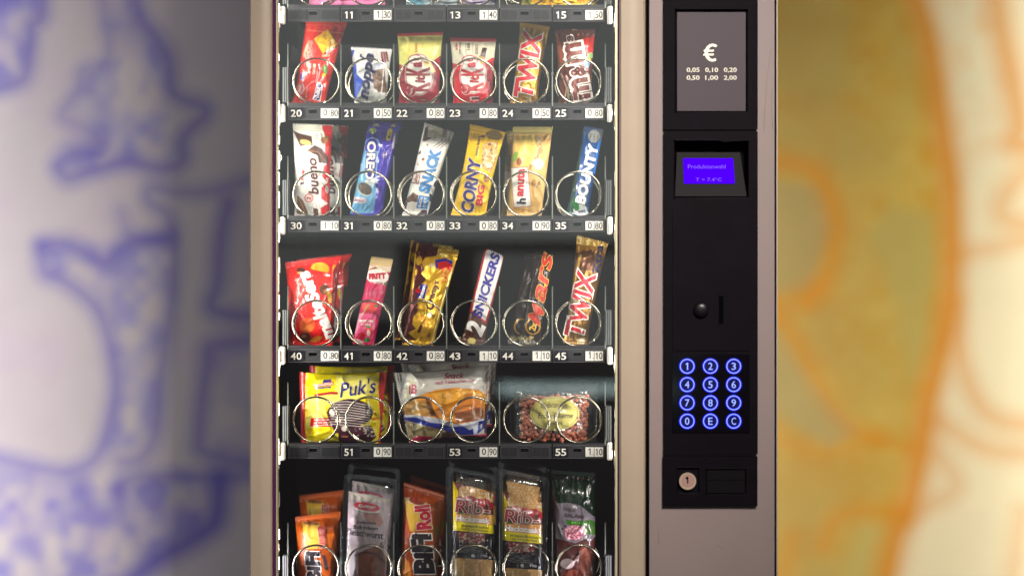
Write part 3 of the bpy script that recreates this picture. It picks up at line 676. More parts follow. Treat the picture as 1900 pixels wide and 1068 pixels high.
mb = MB(); mb.box(1312, 1382, 871.5, 889, pd + .0022, pd + .0038, M_DEEP); mb.box(1312, 1382, 891, 914, pd + .0008, pd + .0038, M_DEEP); mb.box(1312, 1382, 889.2, 890.6, pd + .0012, pd + .0038, M_BLACK); mb.build('coin_return', o)
# ------------------------------------------------------------------ the goods
WH = (232, 228, 222); MAR = (140, 22, 45)
# --- top shelf (bottoms only in view)
product('cake_packet', 'pink wrapped packet on the top shelf above number plate 11', 'packet', 'A', [(335, 36), (1000, 32), (1000, -560), (330, -560)], (222, 110, 165),
        [('poly', [(330, 30), (1000, 20), (1000, -20), (330, -10)], (232, 140, 185)), ('line', [(420, 0), (900, 14)], 6, (200, 80, 140))], T=14, seal=(.05, .05), depth=.106, drop=2)
product('snack_bag', 'silver blue and violet bag on the top shelf above number plate 13', 'snack bag', 'X', [(752, 9), (918, 7), (905, -120), (757, -120)], (176, 190, 196),
        [('poly', [(850, 12), (925, 12), (925, -60), (840, -60)], (205, 190, 210)), ('line', [(862, 8), (922, 2)], 4, (60, 30, 110)), ('line', [(800, 4), (850, -20)], 5, (90, 160, 190)), ('poly', [(752, 12), (790, 12), (775, -20), (750, -20)], (110, 170, 190))], T=18, wr=2, kind='shiny', depth=.106, drop=2)
product('candy_bag', 'yellow bag of orange gummies on the top shelf above number plate 15', 'candy bag', 'X', [(966, 11), (1108, 7), (1100, -120), (975, -120)], (225, 190, 30),
        [('speck', [(990, 12), (1110, 12), (1110, -60), (1000, -60)], (225, 120, 10), 5, .5), ('speck', [(990, 12), (1110, 12), (1110, -60), (1000, -60)], (245, 225, 60), 4, .6), ('poly', [(966, 12), (985, 12), (992, -30), (960, -30)], (130, 125, 40))], T=16, wr=2, depth=.106, drop=2)
# --- row of plates 20 to 25
product('biscuit_packet', 'red packet with a golden square biscuit picture, above number plate 20', 'biscuit packet', 'A', [(195, 872), (482, 884), (672, 195), (312, 190)], (214, 42, 34),
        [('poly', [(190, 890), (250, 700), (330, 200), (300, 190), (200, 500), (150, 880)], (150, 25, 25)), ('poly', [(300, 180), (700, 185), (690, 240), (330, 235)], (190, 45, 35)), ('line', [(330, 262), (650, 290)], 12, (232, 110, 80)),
         ('poly', [(395, 345), (515, 262), (603, 392), (470, 472)], (110, 55, 30)), ('poly', [(385, 335), (500, 255), (588, 385), (460, 463)], (240, 190, 45)), ('speck', [(395, 340), (500, 265), (575, 380), (465, 450)], (212, 150, 30), 16, .56),
         ('poly', [(300, 500), (372, 350), (330, 350), (285, 470)], (235, 120, 90)), ('ell', 480, 598, 22, 42, 8, (96, 150, 70)), ('ell', 468, 648, 17, 15, 0, (220, 200, 50)), ('line', [(462, 482), (512, 478)], 20, (196, 170, 140)),
         ('poly', [(375, 862), (408, 712), (440, 708), (460, 745), (438, 872)], (236, 225, 220)), ('poly', [(381, 856), (413, 720), (436, 716), (452, 748), (432, 864)], (52, 40, 130)),
         ('line', [(285, 720), (300, 770), (268, 812)], 9, (190, 200, 225)), ('ell', 255, 768, 24, 46, -8, (222, 120, 100)), ('poly', [(262, 690), (290, 690), (300, 630), (270, 630)], (60, 60, 160))],
        [('CHOCO', 338, 432, 160, 40, 77, (240, 150, 120), .03, 0, .05, (70, 30, 90)), ('BEURRE', 344, 588, 88, 22, 84, (245, 225, 210), .04), ('CACAO', 384, 596, 90, 24, 84, (245, 225, 210), .04), ('au lait', 404, 806, 120, 22, 79, (240, 232, 232), .02),
         ('MINI', 425, 800, 90, 20, 79, (240, 232, 232), .03), ('lait', 258, 762, 60, 26, 76, (250, 235, 225)), ('goût', 320, 800, 90, 20, 82, (240, 150, 120))], T=12, lean=12, kind='shiny', drop=8)
product('wafer_bar', 'small white and blue wafer bar with brown stripe, above number plate 21', 'wafer bar', 'A', [(728, 858), (1012, 880), (1060, 430), (700, 412)], (226, 224, 222),
        [('poly', [(690, 440), (735, 430), (708, 520), (748, 560), (752, 640), (815, 700), (762, 865), (715, 850)], (48, 78, 185)), ('poly', [(925, 600), (992, 590), (1010, 800), (930, 800)], (120, 84, 58)), ('line', [(985, 600), (965, 800)], 9, (235, 232, 228)),
         ('poly', [(955, 450), (1012, 446), (1030, 530), (970, 545)], (130, 40, 45)), ('line', [(975, 455), (992, 540)], 4, (230, 210, 205)), ('line', [(995, 452), (1012, 535)], 4, (230, 210, 205)), ('poly', [(740, 860), (820, 700), (900, 790), (1000, 820), (1010, 890), (740, 870)], (176, 178, 172)),
         ('ell', 925, 570, 40, 22, 30, (190, 198, 215)), ('poly', [(880, 620), (925, 600), (930, 780), (900, 760)], (140, 110, 92)), ('ell', 880, 480, 18, 10, 0, (190, 160, 130))],
        [('noppe', 858, 662, 400, 96, 82, (30, 28, 84), .05, .25), ('r', 800, 486, 34, 46, 75, (30, 28, 84), .04, .25)], T=11, lean=9, wr=1.6, kind='film', drop=8)
KK = [('ell', 385, 670, 178, 268, 0, (240, 232, 225)), ('ell', 385, 670, 170, 258, 0, MAR), ('ell', 385, 670, 160, 248, 0, (238, 232, 222))]
product('wafer_packet', 'cream yellow over dark red wafer packet with red top edge, above number plate 22', 'wafer packet', 'K', [(128, 990), (640, 990), (683, 140), (112, 160)], (228, 220, 120),
        [('poly', [(60, 520), (120, 520), (190, 548), (230, 520), (430, 480), (560, 488), (640, 430), (720, 400), (720, 1060), (60, 1060)], (158, 24, 48)), ('poly', [(90, 120), (700, 100), (700, 168), (90, 186)], (205, 30, 48)),
         ('ell', 385, 655, 178, 262, 0, (226, 214, 200)), ('ell', 385, 655, 170, 254, 0, (158, 24, 48)), ('ell', 385, 655, 160, 244, 0, (240, 234, 222)), ('ell', 340, 470, 92, 60, 0, (158, 24, 48)), ('ell', 340, 470, 80, 48, 0, (240, 234, 222)),
         ('poly', [(432, 500), (520, 485), (590, 622), (545, 640), (500, 560), (450, 560)], (226, 214, 150)), ('ell', 470, 505, 40, 16, -20, (168, 130, 60)), ('ell', 285, 865, 58, 66, 10, (226, 214, 200)), ('ell', 285, 865, 52, 60, 10, (158, 24, 48)),
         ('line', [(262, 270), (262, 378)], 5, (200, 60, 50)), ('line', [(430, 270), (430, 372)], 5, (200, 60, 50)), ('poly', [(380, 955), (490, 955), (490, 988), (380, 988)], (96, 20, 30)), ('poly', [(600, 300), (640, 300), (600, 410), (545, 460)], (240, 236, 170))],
        [('K', 372, 805, 120, 300, 90, MAR, .05), ('it', 398, 716, 88, 130, 90, MAR, .05, .1), ('K', 372, 615, 110, 300, 90, MAR, .05), ('a', 368, 535, 68, 110, 90, MAR, .06, .1), ('t', 345, 468, 40, 84, 90, MAR, .05, .1),
         ('WHITE', 347, 325, 116, 32, -90, (196, 80, 60), .02), ('Nestlé', 286, 868, 84, 32, 72, (236, 224, 210), .01), ('4 finger', 436, 972, 90, 18, 0, (190, 170, 140))], T=12, lean=9, sealcol=None, drop=8, kind='film')
product('wafer_packet', 'cream over bright red wafer packet with chocolate finger picture, above number plate 23', 'wafer packet', 'B', [(92, 880), (440, 880), (470, 340), (68, 332)], (230, 222, 196),
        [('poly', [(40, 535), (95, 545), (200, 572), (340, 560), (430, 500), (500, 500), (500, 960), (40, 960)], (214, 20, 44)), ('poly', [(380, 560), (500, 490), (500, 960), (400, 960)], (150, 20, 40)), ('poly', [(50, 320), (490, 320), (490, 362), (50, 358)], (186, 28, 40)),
         ('ell', 268, 650, 116, 162, 0, (238, 226, 215)), ('ell', 268, 650, 111, 156, 0, (190, 20, 40)), ('ell', 268, 650, 106, 150, 0, (240, 234, 226)), ('ell', 240, 520, 70, 44, 0, (190, 20, 40)), ('ell', 240, 524, 62, 38, 0, (240, 234, 226)),
         ('poly', [(325, 490), (350, 410), (388, 415), (374, 505)], (62, 26, 24)), ('line', [(345, 425), (336, 490)], 5, (110, 60, 45)), ('poly', [(318, 480), (368, 496), (366, 560), (332, 548)], (196, 150, 60)), ('ell', 210, 770, 44, 50, 10, (236, 224, 215)), ('ell', 210, 770, 39, 45, 10, (196, 22, 42)),
         ('poly', [(240, 835), (320, 830), (320, 868), (240, 868)], (236, 220, 214)), ('poly', [(260, 840), (330, 838), (330, 862), (260, 862)], (120, 20, 34)), ('line', [(207, 370), (207, 470)], 3, (120, 100, 80)), ('line', [(262, 370), (262, 470)], 3, (120, 100, 80))],
        [('K', 262, 745, 78, 196, 90, (190, 20, 40), .05), ('it', 280, 684, 60, 82, 90, (190, 20, 40), .05, .1), ('K', 262, 618, 72, 196, 90, (190, 20, 40), .05), ('a', 256, 560, 46, 72, 90, (190, 20, 40), .06, .1), ('t', 240, 522, 26, 60, 90, (190, 20, 40), .05),
         ('NEW', 128, 402, 66, 22, -90, (190, 40, 40), .03), ('MORE MILK', 155, 420, 100, 12, -90, (70, 50, 45)), ('108', 230, 402, 58, 24, 90, (60, 45, 40), .02), ('COCO', 300, 425, 86, 24, 90, (60, 45, 40), .02), ('Nestlé', 210, 770, 62, 24, 72, (240, 226, 215))], T=12, lean=9, drop=8)
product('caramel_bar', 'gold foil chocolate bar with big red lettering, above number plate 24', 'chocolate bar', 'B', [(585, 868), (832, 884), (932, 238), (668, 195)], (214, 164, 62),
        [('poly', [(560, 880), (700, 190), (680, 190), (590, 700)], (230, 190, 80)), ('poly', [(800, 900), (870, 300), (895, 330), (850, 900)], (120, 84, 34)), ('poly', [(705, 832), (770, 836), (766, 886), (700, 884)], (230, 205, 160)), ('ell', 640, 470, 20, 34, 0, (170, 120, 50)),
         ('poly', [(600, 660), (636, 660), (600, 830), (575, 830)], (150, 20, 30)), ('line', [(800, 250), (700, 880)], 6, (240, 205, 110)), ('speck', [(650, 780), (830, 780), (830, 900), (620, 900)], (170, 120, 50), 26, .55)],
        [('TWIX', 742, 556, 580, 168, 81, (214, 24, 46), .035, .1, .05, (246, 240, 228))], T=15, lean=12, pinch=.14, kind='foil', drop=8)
product('candy_bag', 'dark brown candy bag with white outlined letters, above number plate 25', 'candy bag', 'B', [(1002, 880), (1292, 880), (1322, 262), (968, 262)], (92, 40, 30),
        [('poly', [(960, 300), (1000, 290), (1060, 520), (1010, 620), (960, 560)], (150, 72, 42)), ('ell', 1252, 400, 66, 74, 0, (196, 40, 34)), ('ell', 1300, 370, 40, 60, 0, (168, 34, 30)), ('ell', 1280, 480, 30, 26, 20, (130, 160, 110)), ('ell', 1270, 525, 16, 20, 0, (205, 190, 50)), ('ell', 1250, 555, 24, 30, 0, (90, 140, 190)),  # lighter brown patch at the left edge paints a highlight
         ('ell', 1296, 690, 14, 46, 0, (176, 70, 40)), ('line', [(1030, 640), (1075, 760), (1060, 840)], 10, (200, 170, 150)), ('poly', [(950, 240), (1340, 240), (1340, 296), (950, 290)], (74, 34, 28)), ('line', [(1130, 252), (1190, 258)], 6, (214, 190, 150)), ('poly', [(1080, 740), (1095, 760), (1100, 860), (1075, 850)], (170, 150, 110)),
         ('ell', 1176, 300, 7, 7, 0, (170, 110, 70)), ('ell', 1240, 312, 7, 7, 0, (170, 110, 70))],
        [('m', 1195, 765, 185, 150, 100, (112, 50, 40), .05, 0, .085, (240, 234, 226)), ('&', 1168, 615, 96, 120, 100, (112, 50, 40), .03, 0, .09, (240, 234, 226)), ('m', 1140, 460, 175, 150, 100, (112, 50, 40), .05, 0, .085, (240, 234, 226)), ("'s", 1095, 350, 78, 84, 102, (112, 50, 40), .03, 0, .09, (240, 234, 226))],
        T=15, lean=10, kind='shiny', wr=1.7, drop=8)
# --- row of plates 30 to 35
product('hazelnut_bar', 'front white and red chocolate bar with brown script, above number plate 30', 'chocolate bar', 'C', [(222, 872), (545, 892), (570, 66), (207, 52)], WH,
        [('poly', [(465, 60), (590, 60), (590, 900), (470, 910), (460, 805), (528, 765), (465, 720), (468, 622), (520, 580), (472, 520), (488, 430), (525, 400), (500, 300), (505, 180)], (205, 22, 32)),
         ('poly', [(205, 100), (260, 130), (380, 160), (390, 240), (275, 250), (245, 180)], (84, 50, 36)), ('ell', 325, 215, 52, 24, -15, (214, 180, 110)), ('poly', [(335, 290), (405, 238), (470, 268), (528, 345), (532, 412), (440, 395), (430, 335)], (76, 46, 38)), ('line', [(345, 292), (440, 300), (500, 380)], 9, (140, 96, 70)),
         ('ell', 495, 195, 32, 30, 0, (190, 130, 90)), ('ell', 512, 170, 18, 10, 20, (90, 120, 50)), ('poly', [(250, 690), (300, 735), (350, 855), (290, 870), (245, 850)], (122, 74, 40)), ('line', [(265, 720), (320, 840)], 8, (190, 150, 90)), ('poly', [(388, 800), (440, 815), (442, 872), (392, 876)], (96, 58, 40)), ('line', [(390, 770), (390, 870)], 8, (240, 236, 230)),
         ('poly', [(200, 40), (480, 50), (470, 132), (200, 105)], (206, 204, 190)), ('ell', 355, 716, 40, 40, 0, (205, 22, 32)), ('ell', 355, 716, 31, 31, 0, (236, 230, 226)), ('ell', 518, 640, 16, 34, 10, (236, 230, 226)), ('speck', [(350, 400), (450, 440), (470, 520), (380, 500)], (190, 175, 165), 30, .62)],
        [('bueno', 388, 520, 330, 92, 94, (82, 26, 34), .03, .2), ('K', 292, 576, 26, 36, 84, (40, 30, 40), .04), ('inder', 296, 504, 110, 36, 84, (205, 30, 40), .04), ('der', 288, 402, 50, 26, 86, (90, 170, 215), .02), ('2', 355, 716, 26, 40, 74, (205, 22, 32), .04), ('2x', 510, 552, 50, 36, 70, (240, 234, 228), .02)],
        T=12, lean=10, drop=6, seal=(.04, .08), key='bueno')
product('biscuit_bar', 'front purple and light blue biscuit packet with cookie picture, above number plate 31', 'biscuit packet', 'R', [(62, 985), (385, 1000), (598, 70), (252, 55)], (70, 50, 178),
        [('poly', [(40, 1010), (75, 800), (120, 640), (150, 500), (205, 330), (230, 420), (225, 540), (210, 640), (330, 640), (345, 760), (310, 1010)], (110, 178, 222)), ('poly', [(40, 1010), (80, 780), (110, 640), (90, 640), (50, 800)], (84, 84, 150)),
         ('ell', 298, 290, 88, 112, 0, (120, 180, 215)), ('ell', 298, 290, 78, 100, 0, (70, 50, 178)), ('poly', [(215, 330), (365, 330), (345, 640), (205, 640)], (120, 180, 215)), ('poly', [(232, 340), (350, 340), (333, 620), (226, 620)], (66, 58, 170)), ('line', [(300, 178), (360, 200), (384, 270)], 8, (150, 190, 225)),
         ('poly', [(200, 680), (235, 640), (335, 620), (375, 650), (350, 665), (375, 690), (330, 672), (305, 730), (285, 690), (262, 735), (250, 690), (205, 700)], (226, 232, 232)), ('ell', 270, 610, 40, 40, 0, (60, 50, 160)), ('ell', 215, 750, 88, 64, -35, (205, 206, 190)), ('ell', 222, 742, 84, 60, -35, (88, 78, 70)), ('line', [(170, 690), (240, 760)], 3, (130, 116, 100)), ('line', [(200, 680), (270, 730)], 3, (130, 116, 100)),
         ('ell', 305, 105, 38, 34, 0, (176, 204, 110)), ('line', [(500, 105), (480, 190)], 50, (235, 212, 40)), ('ell', 486, 175, 14, 18, 0, (60, 50, 30)), ('poly', [(540, 130), (560, 120), (545, 300), (512, 305)], (214, 206, 225)), ('ell', 435, 370, 36, 34, 0, (120, 104, 170)), ('ell', 435, 370, 26, 24, 0, (74, 54, 150)), ('ell', 432, 370, 14, 9, 0, (215, 208, 200)),
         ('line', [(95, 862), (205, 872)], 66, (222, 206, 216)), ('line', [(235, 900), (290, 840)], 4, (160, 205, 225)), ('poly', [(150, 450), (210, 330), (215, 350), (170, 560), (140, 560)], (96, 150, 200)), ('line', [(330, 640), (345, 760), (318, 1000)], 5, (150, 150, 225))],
        [('OREO', 282, 432, 424, 96, -94, (240, 234, 226), .045, 0, .035, (44, 36, 120)), ('100 kcal', 150, 868, 110, 30, -4, (190, 130, 150), .02), ('GOLDEN', 190, 520, 110, 26, -84, (205, 214, 232), .02), ('10', 490, 135, 26, 22, -80, (110, 80, 30), .02)],
        T=12, lean=12, drop=6, kind='shiny', key='oreo')
product('cookie_bar', 'front white and cyan snack bar with waffle picture, above number plate 32', 'snack bar', 'L', [(92, 985), (352, 1008), (632, 152), (320, 48)], (244, 240, 232),
        [('poly', [(300, 230), (330, 100), (385, 60), (400, 205), (325, 240)], (92, 72, 62)), ('poly', [(365, 70), (520, 105), (500, 210), (355, 195)], (206, 198, 176)), ('poly', [(520, 100), (560, 110), (545, 200), (510, 200)], (120, 100, 88)), ('line', [(410, 302), (505, 232), (520, 120)], 7, (84, 46, 40)), ('line', [(440, 312), (545, 235), (560, 130)], 7, (84, 46, 40)), ('line', [(475, 318), (575, 240), (600, 130)], 7, (84, 46, 40)),
         ('ell', 355, 275, 11, 11, 0, (140, 90, 60)), ('ell', 320, 352, 7, 7, 0, (140, 90, 60)), ('ell', 308, 424, 16, 15, 0, (150, 105, 75)), ('ell', 256, 478, 8, 8, 0, (140, 90, 60)), ('poly', [(250, 380), (270, 345), (290, 330), (286, 365)], (60, 42, 42)), ('poly', [(430, 660), (455, 640), (440, 720), (415, 700)], (54, 24, 36)),
         ('poly', [(128, 842), (205, 770), (258, 800), (252, 872), (140, 874)], (120, 76, 54)), ('speck', [(128, 842), (205, 770), (258, 800), (252, 872), (140, 874)], (78, 46, 38), 12, .5), ('poly', [(105, 870), (150, 870), (130, 960), (95, 980)], (90, 60, 52)), ('ell', 205, 912, 62, 44, -15, (236, 230, 220)), ('poly', [(375, 770), (410, 800), (392, 870), (372, 860)], (40, 22, 40)), ('poly', [(265, 800), (378, 815), (352, 946), (238, 932)], (20, 128, 205)),
         ('poly', [(300, 950), (350, 950), (352, 1010), (240, 1010)], (60, 36, 46)), ('poly', [(205, 570), (285, 555), (262, 685), (180, 670)], (150, 40, 50)), ('poly', [(213, 580), (275, 568), (255, 675), (190, 662)], (236, 228, 216))],
        [('SNACK', 380, 545, 470, 122, 74, (14, 132, 205), .07), ('BLACK&', 282, 868, 110, 28, 76, (240, 236, 228), .04), ('WHITE', 325, 876, 104, 30, 76, (240, 236, 228), .04), ('Leibniz', 234, 624, 96, 40, 76, (150, 40, 50), .02), ('minis', 432, 135, 90, 30, -8, (170, 160, 140), .02)],
        T=14, lean=12, drop=4, pinch=.1, seal=(.05, .07), key='snack')
product('cereal_bar', 'yellow cereal bar with navy lettering and a granola picture, above number plate 33', 'cereal bar', 'D', [(78, 862), (396, 900), (578, 130), (250, 55)], (252, 200, 0),
        [('poly', [(372, 218), (505, 210), (505, 330), (445, 490), (345, 440)], (214, 168, 92)), ('speck', [(372, 218), (505, 210), (505, 330), (445, 490), (345, 440)], (240, 208, 150), 20, .54), ('speck', [(365, 230), (495, 215), (500, 330), (440, 470), (360, 430)], (136, 84, 40), 15, .63), ('ell', 425, 420, 30, 26, 0, (240, 224, 196)),
         ('ell', 470, 150, 76, 42, -10, (150, 122, 44)), ('ell', 368, 160, 22, 12, 0, (150, 70, 50)), ('poly', [(380, 505), (430, 500), (420, 580), (370, 570)], (196, 140, 70)), ('speck', [(380, 505), (430, 500), (420, 580), (370, 570)], (110, 60, 36), 14, .55)],
        [('CORNY', 262, 600, 500, 118, 81, (46, 34, 116), .05, .12, .03, (244, 236, 214)), ('BIG', 346, 690, 186, 62, 82, (205, 24, 60), .05), ('Schoko Banane', 322, 245, 178, 26, 80, (60, 50, 60), .02)],
        T=13, lean=11, drop=0, pinch=.14, seal=(.06, .08), depth=.1, key='corny')
product('wafer_sandwich', 'front tan wafer packet with a white name label, above number plate 34', 'wafer packet', 'D', [(585, 852), (900, 856), (1000, 82), (638, 80)], (232, 186, 112),
        [('poly', [(600, 860), (560, 600), (620, 100), (650, 80), (640, 400), (625, 600), (640, 870)], (190, 156, 84)), ('poly', [(620, 60), (1010, 60), (1005, 132), (640, 130)], (226, 208, 122)), ('line', [(640, 128), (1000, 140)], 5, (130, 96, 40)),
         ('poly', [(655, 150), (830, 142), (870, 300), (790, 440), (700, 420), (660, 260)], (242, 212, 104)), ('poly', [(830, 142), (880, 170), (910, 290), (800, 460), (775, 440), (865, 300)], (190, 132, 62)), ('speck', [(830, 142), (880, 170), (910, 290), (800, 460), (775, 440), (865, 300)], (240, 216, 170), 18, .5)]
        + [('line', [(665 + 3 * i, 165 + 24 * i), (850, 160 + 24 * i)], 2.6, (214, 180, 72)) for i in range(10)] + [('line', [(690 + 24 * i, 150), (700 + 22 * i, 400)], 2.2, (220, 188, 82)) for i in range(7)] +
        [('poly', [(655, 150), (690, 150), (715, 230), (690, 300)], (222, 180, 96)), ('ell', 658, 345, 22, 50, -20, (130, 170, 60)), ('ell', 695, 388, 24, 36, 0, (160, 76, 40)), ('ell', 872, 410, 46, 52, 0, (238, 222, 190)), ('ell', 878, 400, 28, 30, 0, (248, 238, 215)), ('ell', 830, 590, 22, 46, 0, (190, 136, 66)), ('ell', 875, 600, 16, 36, 0, (150, 100, 56)),
         ('poly', [(615, 440), (775, 435), (808, 792), (645, 802)], (170, 90, 70)), ('poly', [(621, 446), (769, 441), (801, 786), (651, 796)], (244, 240, 228)), ('line', [(752, 480), (778, 760)], 2, (190, 90, 80)), ('poly', [(800, 600), (900, 600), (890, 800), (810, 790)], (218, 170, 96)), ('line', [(700, 810), (860, 850)], 8, (176, 130, 60)), ('poly', [(640, 802), (720, 800), (740, 850), (630, 850)], (200, 150, 70))],
        [('h', 716, 742, 52, 84, 88, (40, 26, 70), .04), ('anuta', 706, 576, 250, 74, 87, (208, 32, 58), .045)], T=13, lean=10, drop=4, pinch=.02, seal=(.03, .09), key='hanuta')
product('coconut_bar', 'slim dark blue chocolate bar with white capitals, above number plate 35', 'chocolate bar', 'D', [(1120, 850), (1318, 868), (1455, 105), (1280, 72)], (24, 72, 132),
        [('poly', [(1080, 870), (1185, 870), (1205, 640), (1240, 420), (1285, 60), (1240, 60)], (52, 84, 80)), ('poly', [(1280, 60), (1470, 95), (1460, 150), (1290, 160)], (46, 70, 110)), ('ell', 1402, 160, 54, 56, 0, (86, 90, 92)), ('ell', 1370, 160, 52, 58, 0, (158, 160, 158)), ('ell', 1245, 822, 62, 52, 0, (232, 236, 232)), ('ell', 1205, 778, 30, 56, 15, (44, 130, 60)), ('ell', 1280, 850, 40, 26, 0, (214, 220, 226)),
         ('poly', [(1400, 220), (1460, 150), (1400, 500), (1365, 500)], (40, 120, 205))],
        [('BOUNTY', 1306, 498, 552, 96, 76.5, (244, 242, 236), .055, .05, .025, (22, 46, 96)), ('mini', 1260, 832, 60, 26, 8, (60, 70, 130))], T=13, lean=12, drop=6, pinch=.04, kind='shiny', seal=(.05, .07), key='bounty')
# --- row of plates 40 to 45
product('candy_bag', 'front bright red bag with white slanting letters, above number plate 40', 'candy bag', 'E', [(158, 892), (502, 900), (572, 198), (122, 246)], (222, 30, 26),
        [('ell', 402, 292, 74, 50, -4, (238, 160, 40)), ('poly', [(320, 292), (490, 330), (490, 360), (310, 330)], (222, 30, 26)), ('ell', 436, 458, 42, 44, 0, (92, 48, 28)), ('ell', 446, 470, 22, 16, 30, (150, 96, 56)), ('ell', 282, 838, 46, 42, 0, (96, 48, 28)), ('ell', 272, 826, 20, 14, 0, (190, 120, 80)), ('ell', 250, 305, 36, 24, 0, (84, 48, 36)), ('ell', 238, 325, 18, 10, 0, (214, 150, 90)),
         ('ell', 300, 740, 62, 60, 20, (232, 96, 40)), ('ell', 312, 760, 36, 28, 20, (240, 130, 60)), ('ell', 478, 520, 18, 46, 10, (222, 180, 50)), ('ell', 515, 290, 16, 30, 0, (225, 160, 50)), ('ell', 370, 850, 50, 20, 20, (210, 120, 30)), ('poly', [(120, 180), (520, 180), (520, 210), (120, 250)], (176, 24, 28)), ('line', [(200, 355), (290, 460), (370, 500), (480, 620)], 4, (238, 92, 76)), ('line', [(500, 290), (486, 560)], 4, (240, 110, 90)), ('poly', [(505, 300), (580, 195), (585, 330), (540, 900), (480, 900)], (150, 20, 26))],  # thin lighter lines paint highlights along the folds
        [('malteSers', 366, 586, 575, 112, 112, (246, 240, 236), .055, .1)], T=18, lean=9, kind='shiny', wr=1.2, pinch=.05, seal=(.03, .05), key='malt')
product('chewy_candy_bar', 'slim magenta fruit candy pack with white oval, above number plate 41', 'candy', 'E', [(658, 882), (828, 890), (980, 222), (806, 200)], (200, 18, 84),
        [('poly', [(780, 190), (1000, 200), (990, 280), (780, 262)], (206, 178, 124)), ('poly', [(770, 262), (1000, 280), (975, 320), (770, 305)], (226, 206, 176)), ('ell', 825, 296, 34, 14, 10, (200, 60, 60)), ('ell', 838, 290, 18, 7, 0, (50, 110, 40)), ('ell', 855, 352, 92, 58, -6, (246, 240, 230)), ('poly', [(880, 390), (905, 425), (915, 385)], (246, 240, 230)), ('ell', 925, 412, 20, 12, 0, (46, 110, 50)),
         ('poly', [(690, 640), (850, 655), (820, 850), (660, 820)], (226, 80, 128)), ('poly', [(700, 650), (740, 640), (690, 800), (665, 800)], (240, 150, 180)), ('ell', 800, 600, 62, 40, 10, (216, 48, 50)), ('ell', 760, 590, 30, 26, 0, (226, 70, 66)), ('ell', 845, 585, 16, 10, 0, (60, 120, 50)), ('line', [(785, 575), (735, 660)], 7, (150, 190, 80)), ('ell', 787, 788, 32, 42, 5, (222, 60, 74)), ('ell', 785, 800, 14, 26, 5, (244, 200, 196)), ('ell', 783, 750, 22, 10, 0, (70, 130, 60)), ('ell', 730, 820, 28, 24, 0, (196, 24, 50)), ('ell', 773, 856, 24, 18, 0, (30, 110, 40)), ('ell', 700, 865, 44, 14, -12, (214, 180, 170)),
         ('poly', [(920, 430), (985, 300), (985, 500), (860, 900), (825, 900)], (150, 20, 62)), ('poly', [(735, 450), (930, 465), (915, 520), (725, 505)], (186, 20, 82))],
        [('FRITT', 855, 350, 136, 46, 3, (206, 26, 60), .07, 0, .02, (120, 10, 40)), ('ERDBEERE', 850, 402, 100, 12, -4, (190, 90, 110), .02), ('SMOOTHIE', 766, 706, 116, 20, -3, (246, 236, 232), .03), ('STYLE', 762, 733, 78, 17, -3, (246, 236, 232), .03)],
        T=10, lean=13, pinch=.02, seal=(.02, .1), kind='film')
product('biscuit_pack', 'front golden biscuit packet with dripping chocolate edge, above number plate 42', 'biscuit packet', 'M', [(82, 1004), (372, 1030), (622, 128), (216, 62)], (210, 162, 40),
        [('poly', [(60, 1040), (95, 860), (150, 600), (195, 400), (215, 150), (250, 40), (440, 80), (415, 175), (300, 190), (268, 240), (292, 300), (262, 345), (312, 395), (280, 430), (235, 470), (228, 600), (232, 700), (190, 750), (178, 820), (212, 862), (140, 900), (215, 968), (130, 970)], (88, 38, 36)),
         ('ell', 242, 220, 28, 44, -10, (196, 150, 44)), ('ell', 214, 330, 12, 30, -10, (196, 150, 44)), ('ell', 182, 455, 10, 34, -10, (196, 150, 44)), ('ell', 362, 265, 28, 20, 0, (232, 214, 160)), ('poly', [(390, 212), (490, 198), (560, 225), (555, 290), (450, 310), (400, 285)], (46, 50, 150)), ('poly', [(410, 240), (500, 225), (555, 260), (540, 340), (430, 300)], (214, 40, 34)),
         ('ell', 488, 360, 42, 70, -18, (232, 160, 70)), ('speck', [(450, 300), (530, 300), (530, 430), (450, 430)], (200, 120, 40), 14, .62), ('poly', [(258, 438), (325, 452), (292, 580), (220, 572)], (34, 44, 150)), ('ell', 232, 505, 26, 22, 0, (196, 26, 46)), ('ell', 284, 775, 46, 42, 0, (226, 156, 44)), ('ell', 288, 775, 36, 32, 0, (236, 176, 66)), ('ell', 345, 730, 27, 29, 0, (196, 150, 90)), ('ell', 343, 728, 18, 20, 0, (244, 234, 214)), ('ell', 310, 718, 12, 14, 0, (120, 160, 60)),
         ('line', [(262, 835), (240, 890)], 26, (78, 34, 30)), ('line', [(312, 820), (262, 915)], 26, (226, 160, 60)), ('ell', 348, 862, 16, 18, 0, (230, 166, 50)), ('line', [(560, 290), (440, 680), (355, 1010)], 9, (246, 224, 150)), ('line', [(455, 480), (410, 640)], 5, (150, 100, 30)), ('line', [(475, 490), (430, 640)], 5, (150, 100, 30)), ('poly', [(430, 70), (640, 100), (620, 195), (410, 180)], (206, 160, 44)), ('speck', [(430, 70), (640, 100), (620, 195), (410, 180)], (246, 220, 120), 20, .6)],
        [('C', 345, 645, 76, 76, 76, (72, 24, 34), .045, .2), ('remys', 392, 512, 205, 60, 72, (72, 24, 34), .04, .2), ('Prinzen', 272, 515, 122, 34, 74, (244, 240, 236), .05), ('3x', 335, 920, 46, 34, 74, (96, 50, 34), .02), ('creme', 322, 520, 60, 12, 74, (150, 100, 40))],
        T=13, lean=12, pinch=.03, kind='foil', seal=(.04, .07), key='prinz', depth=.102)
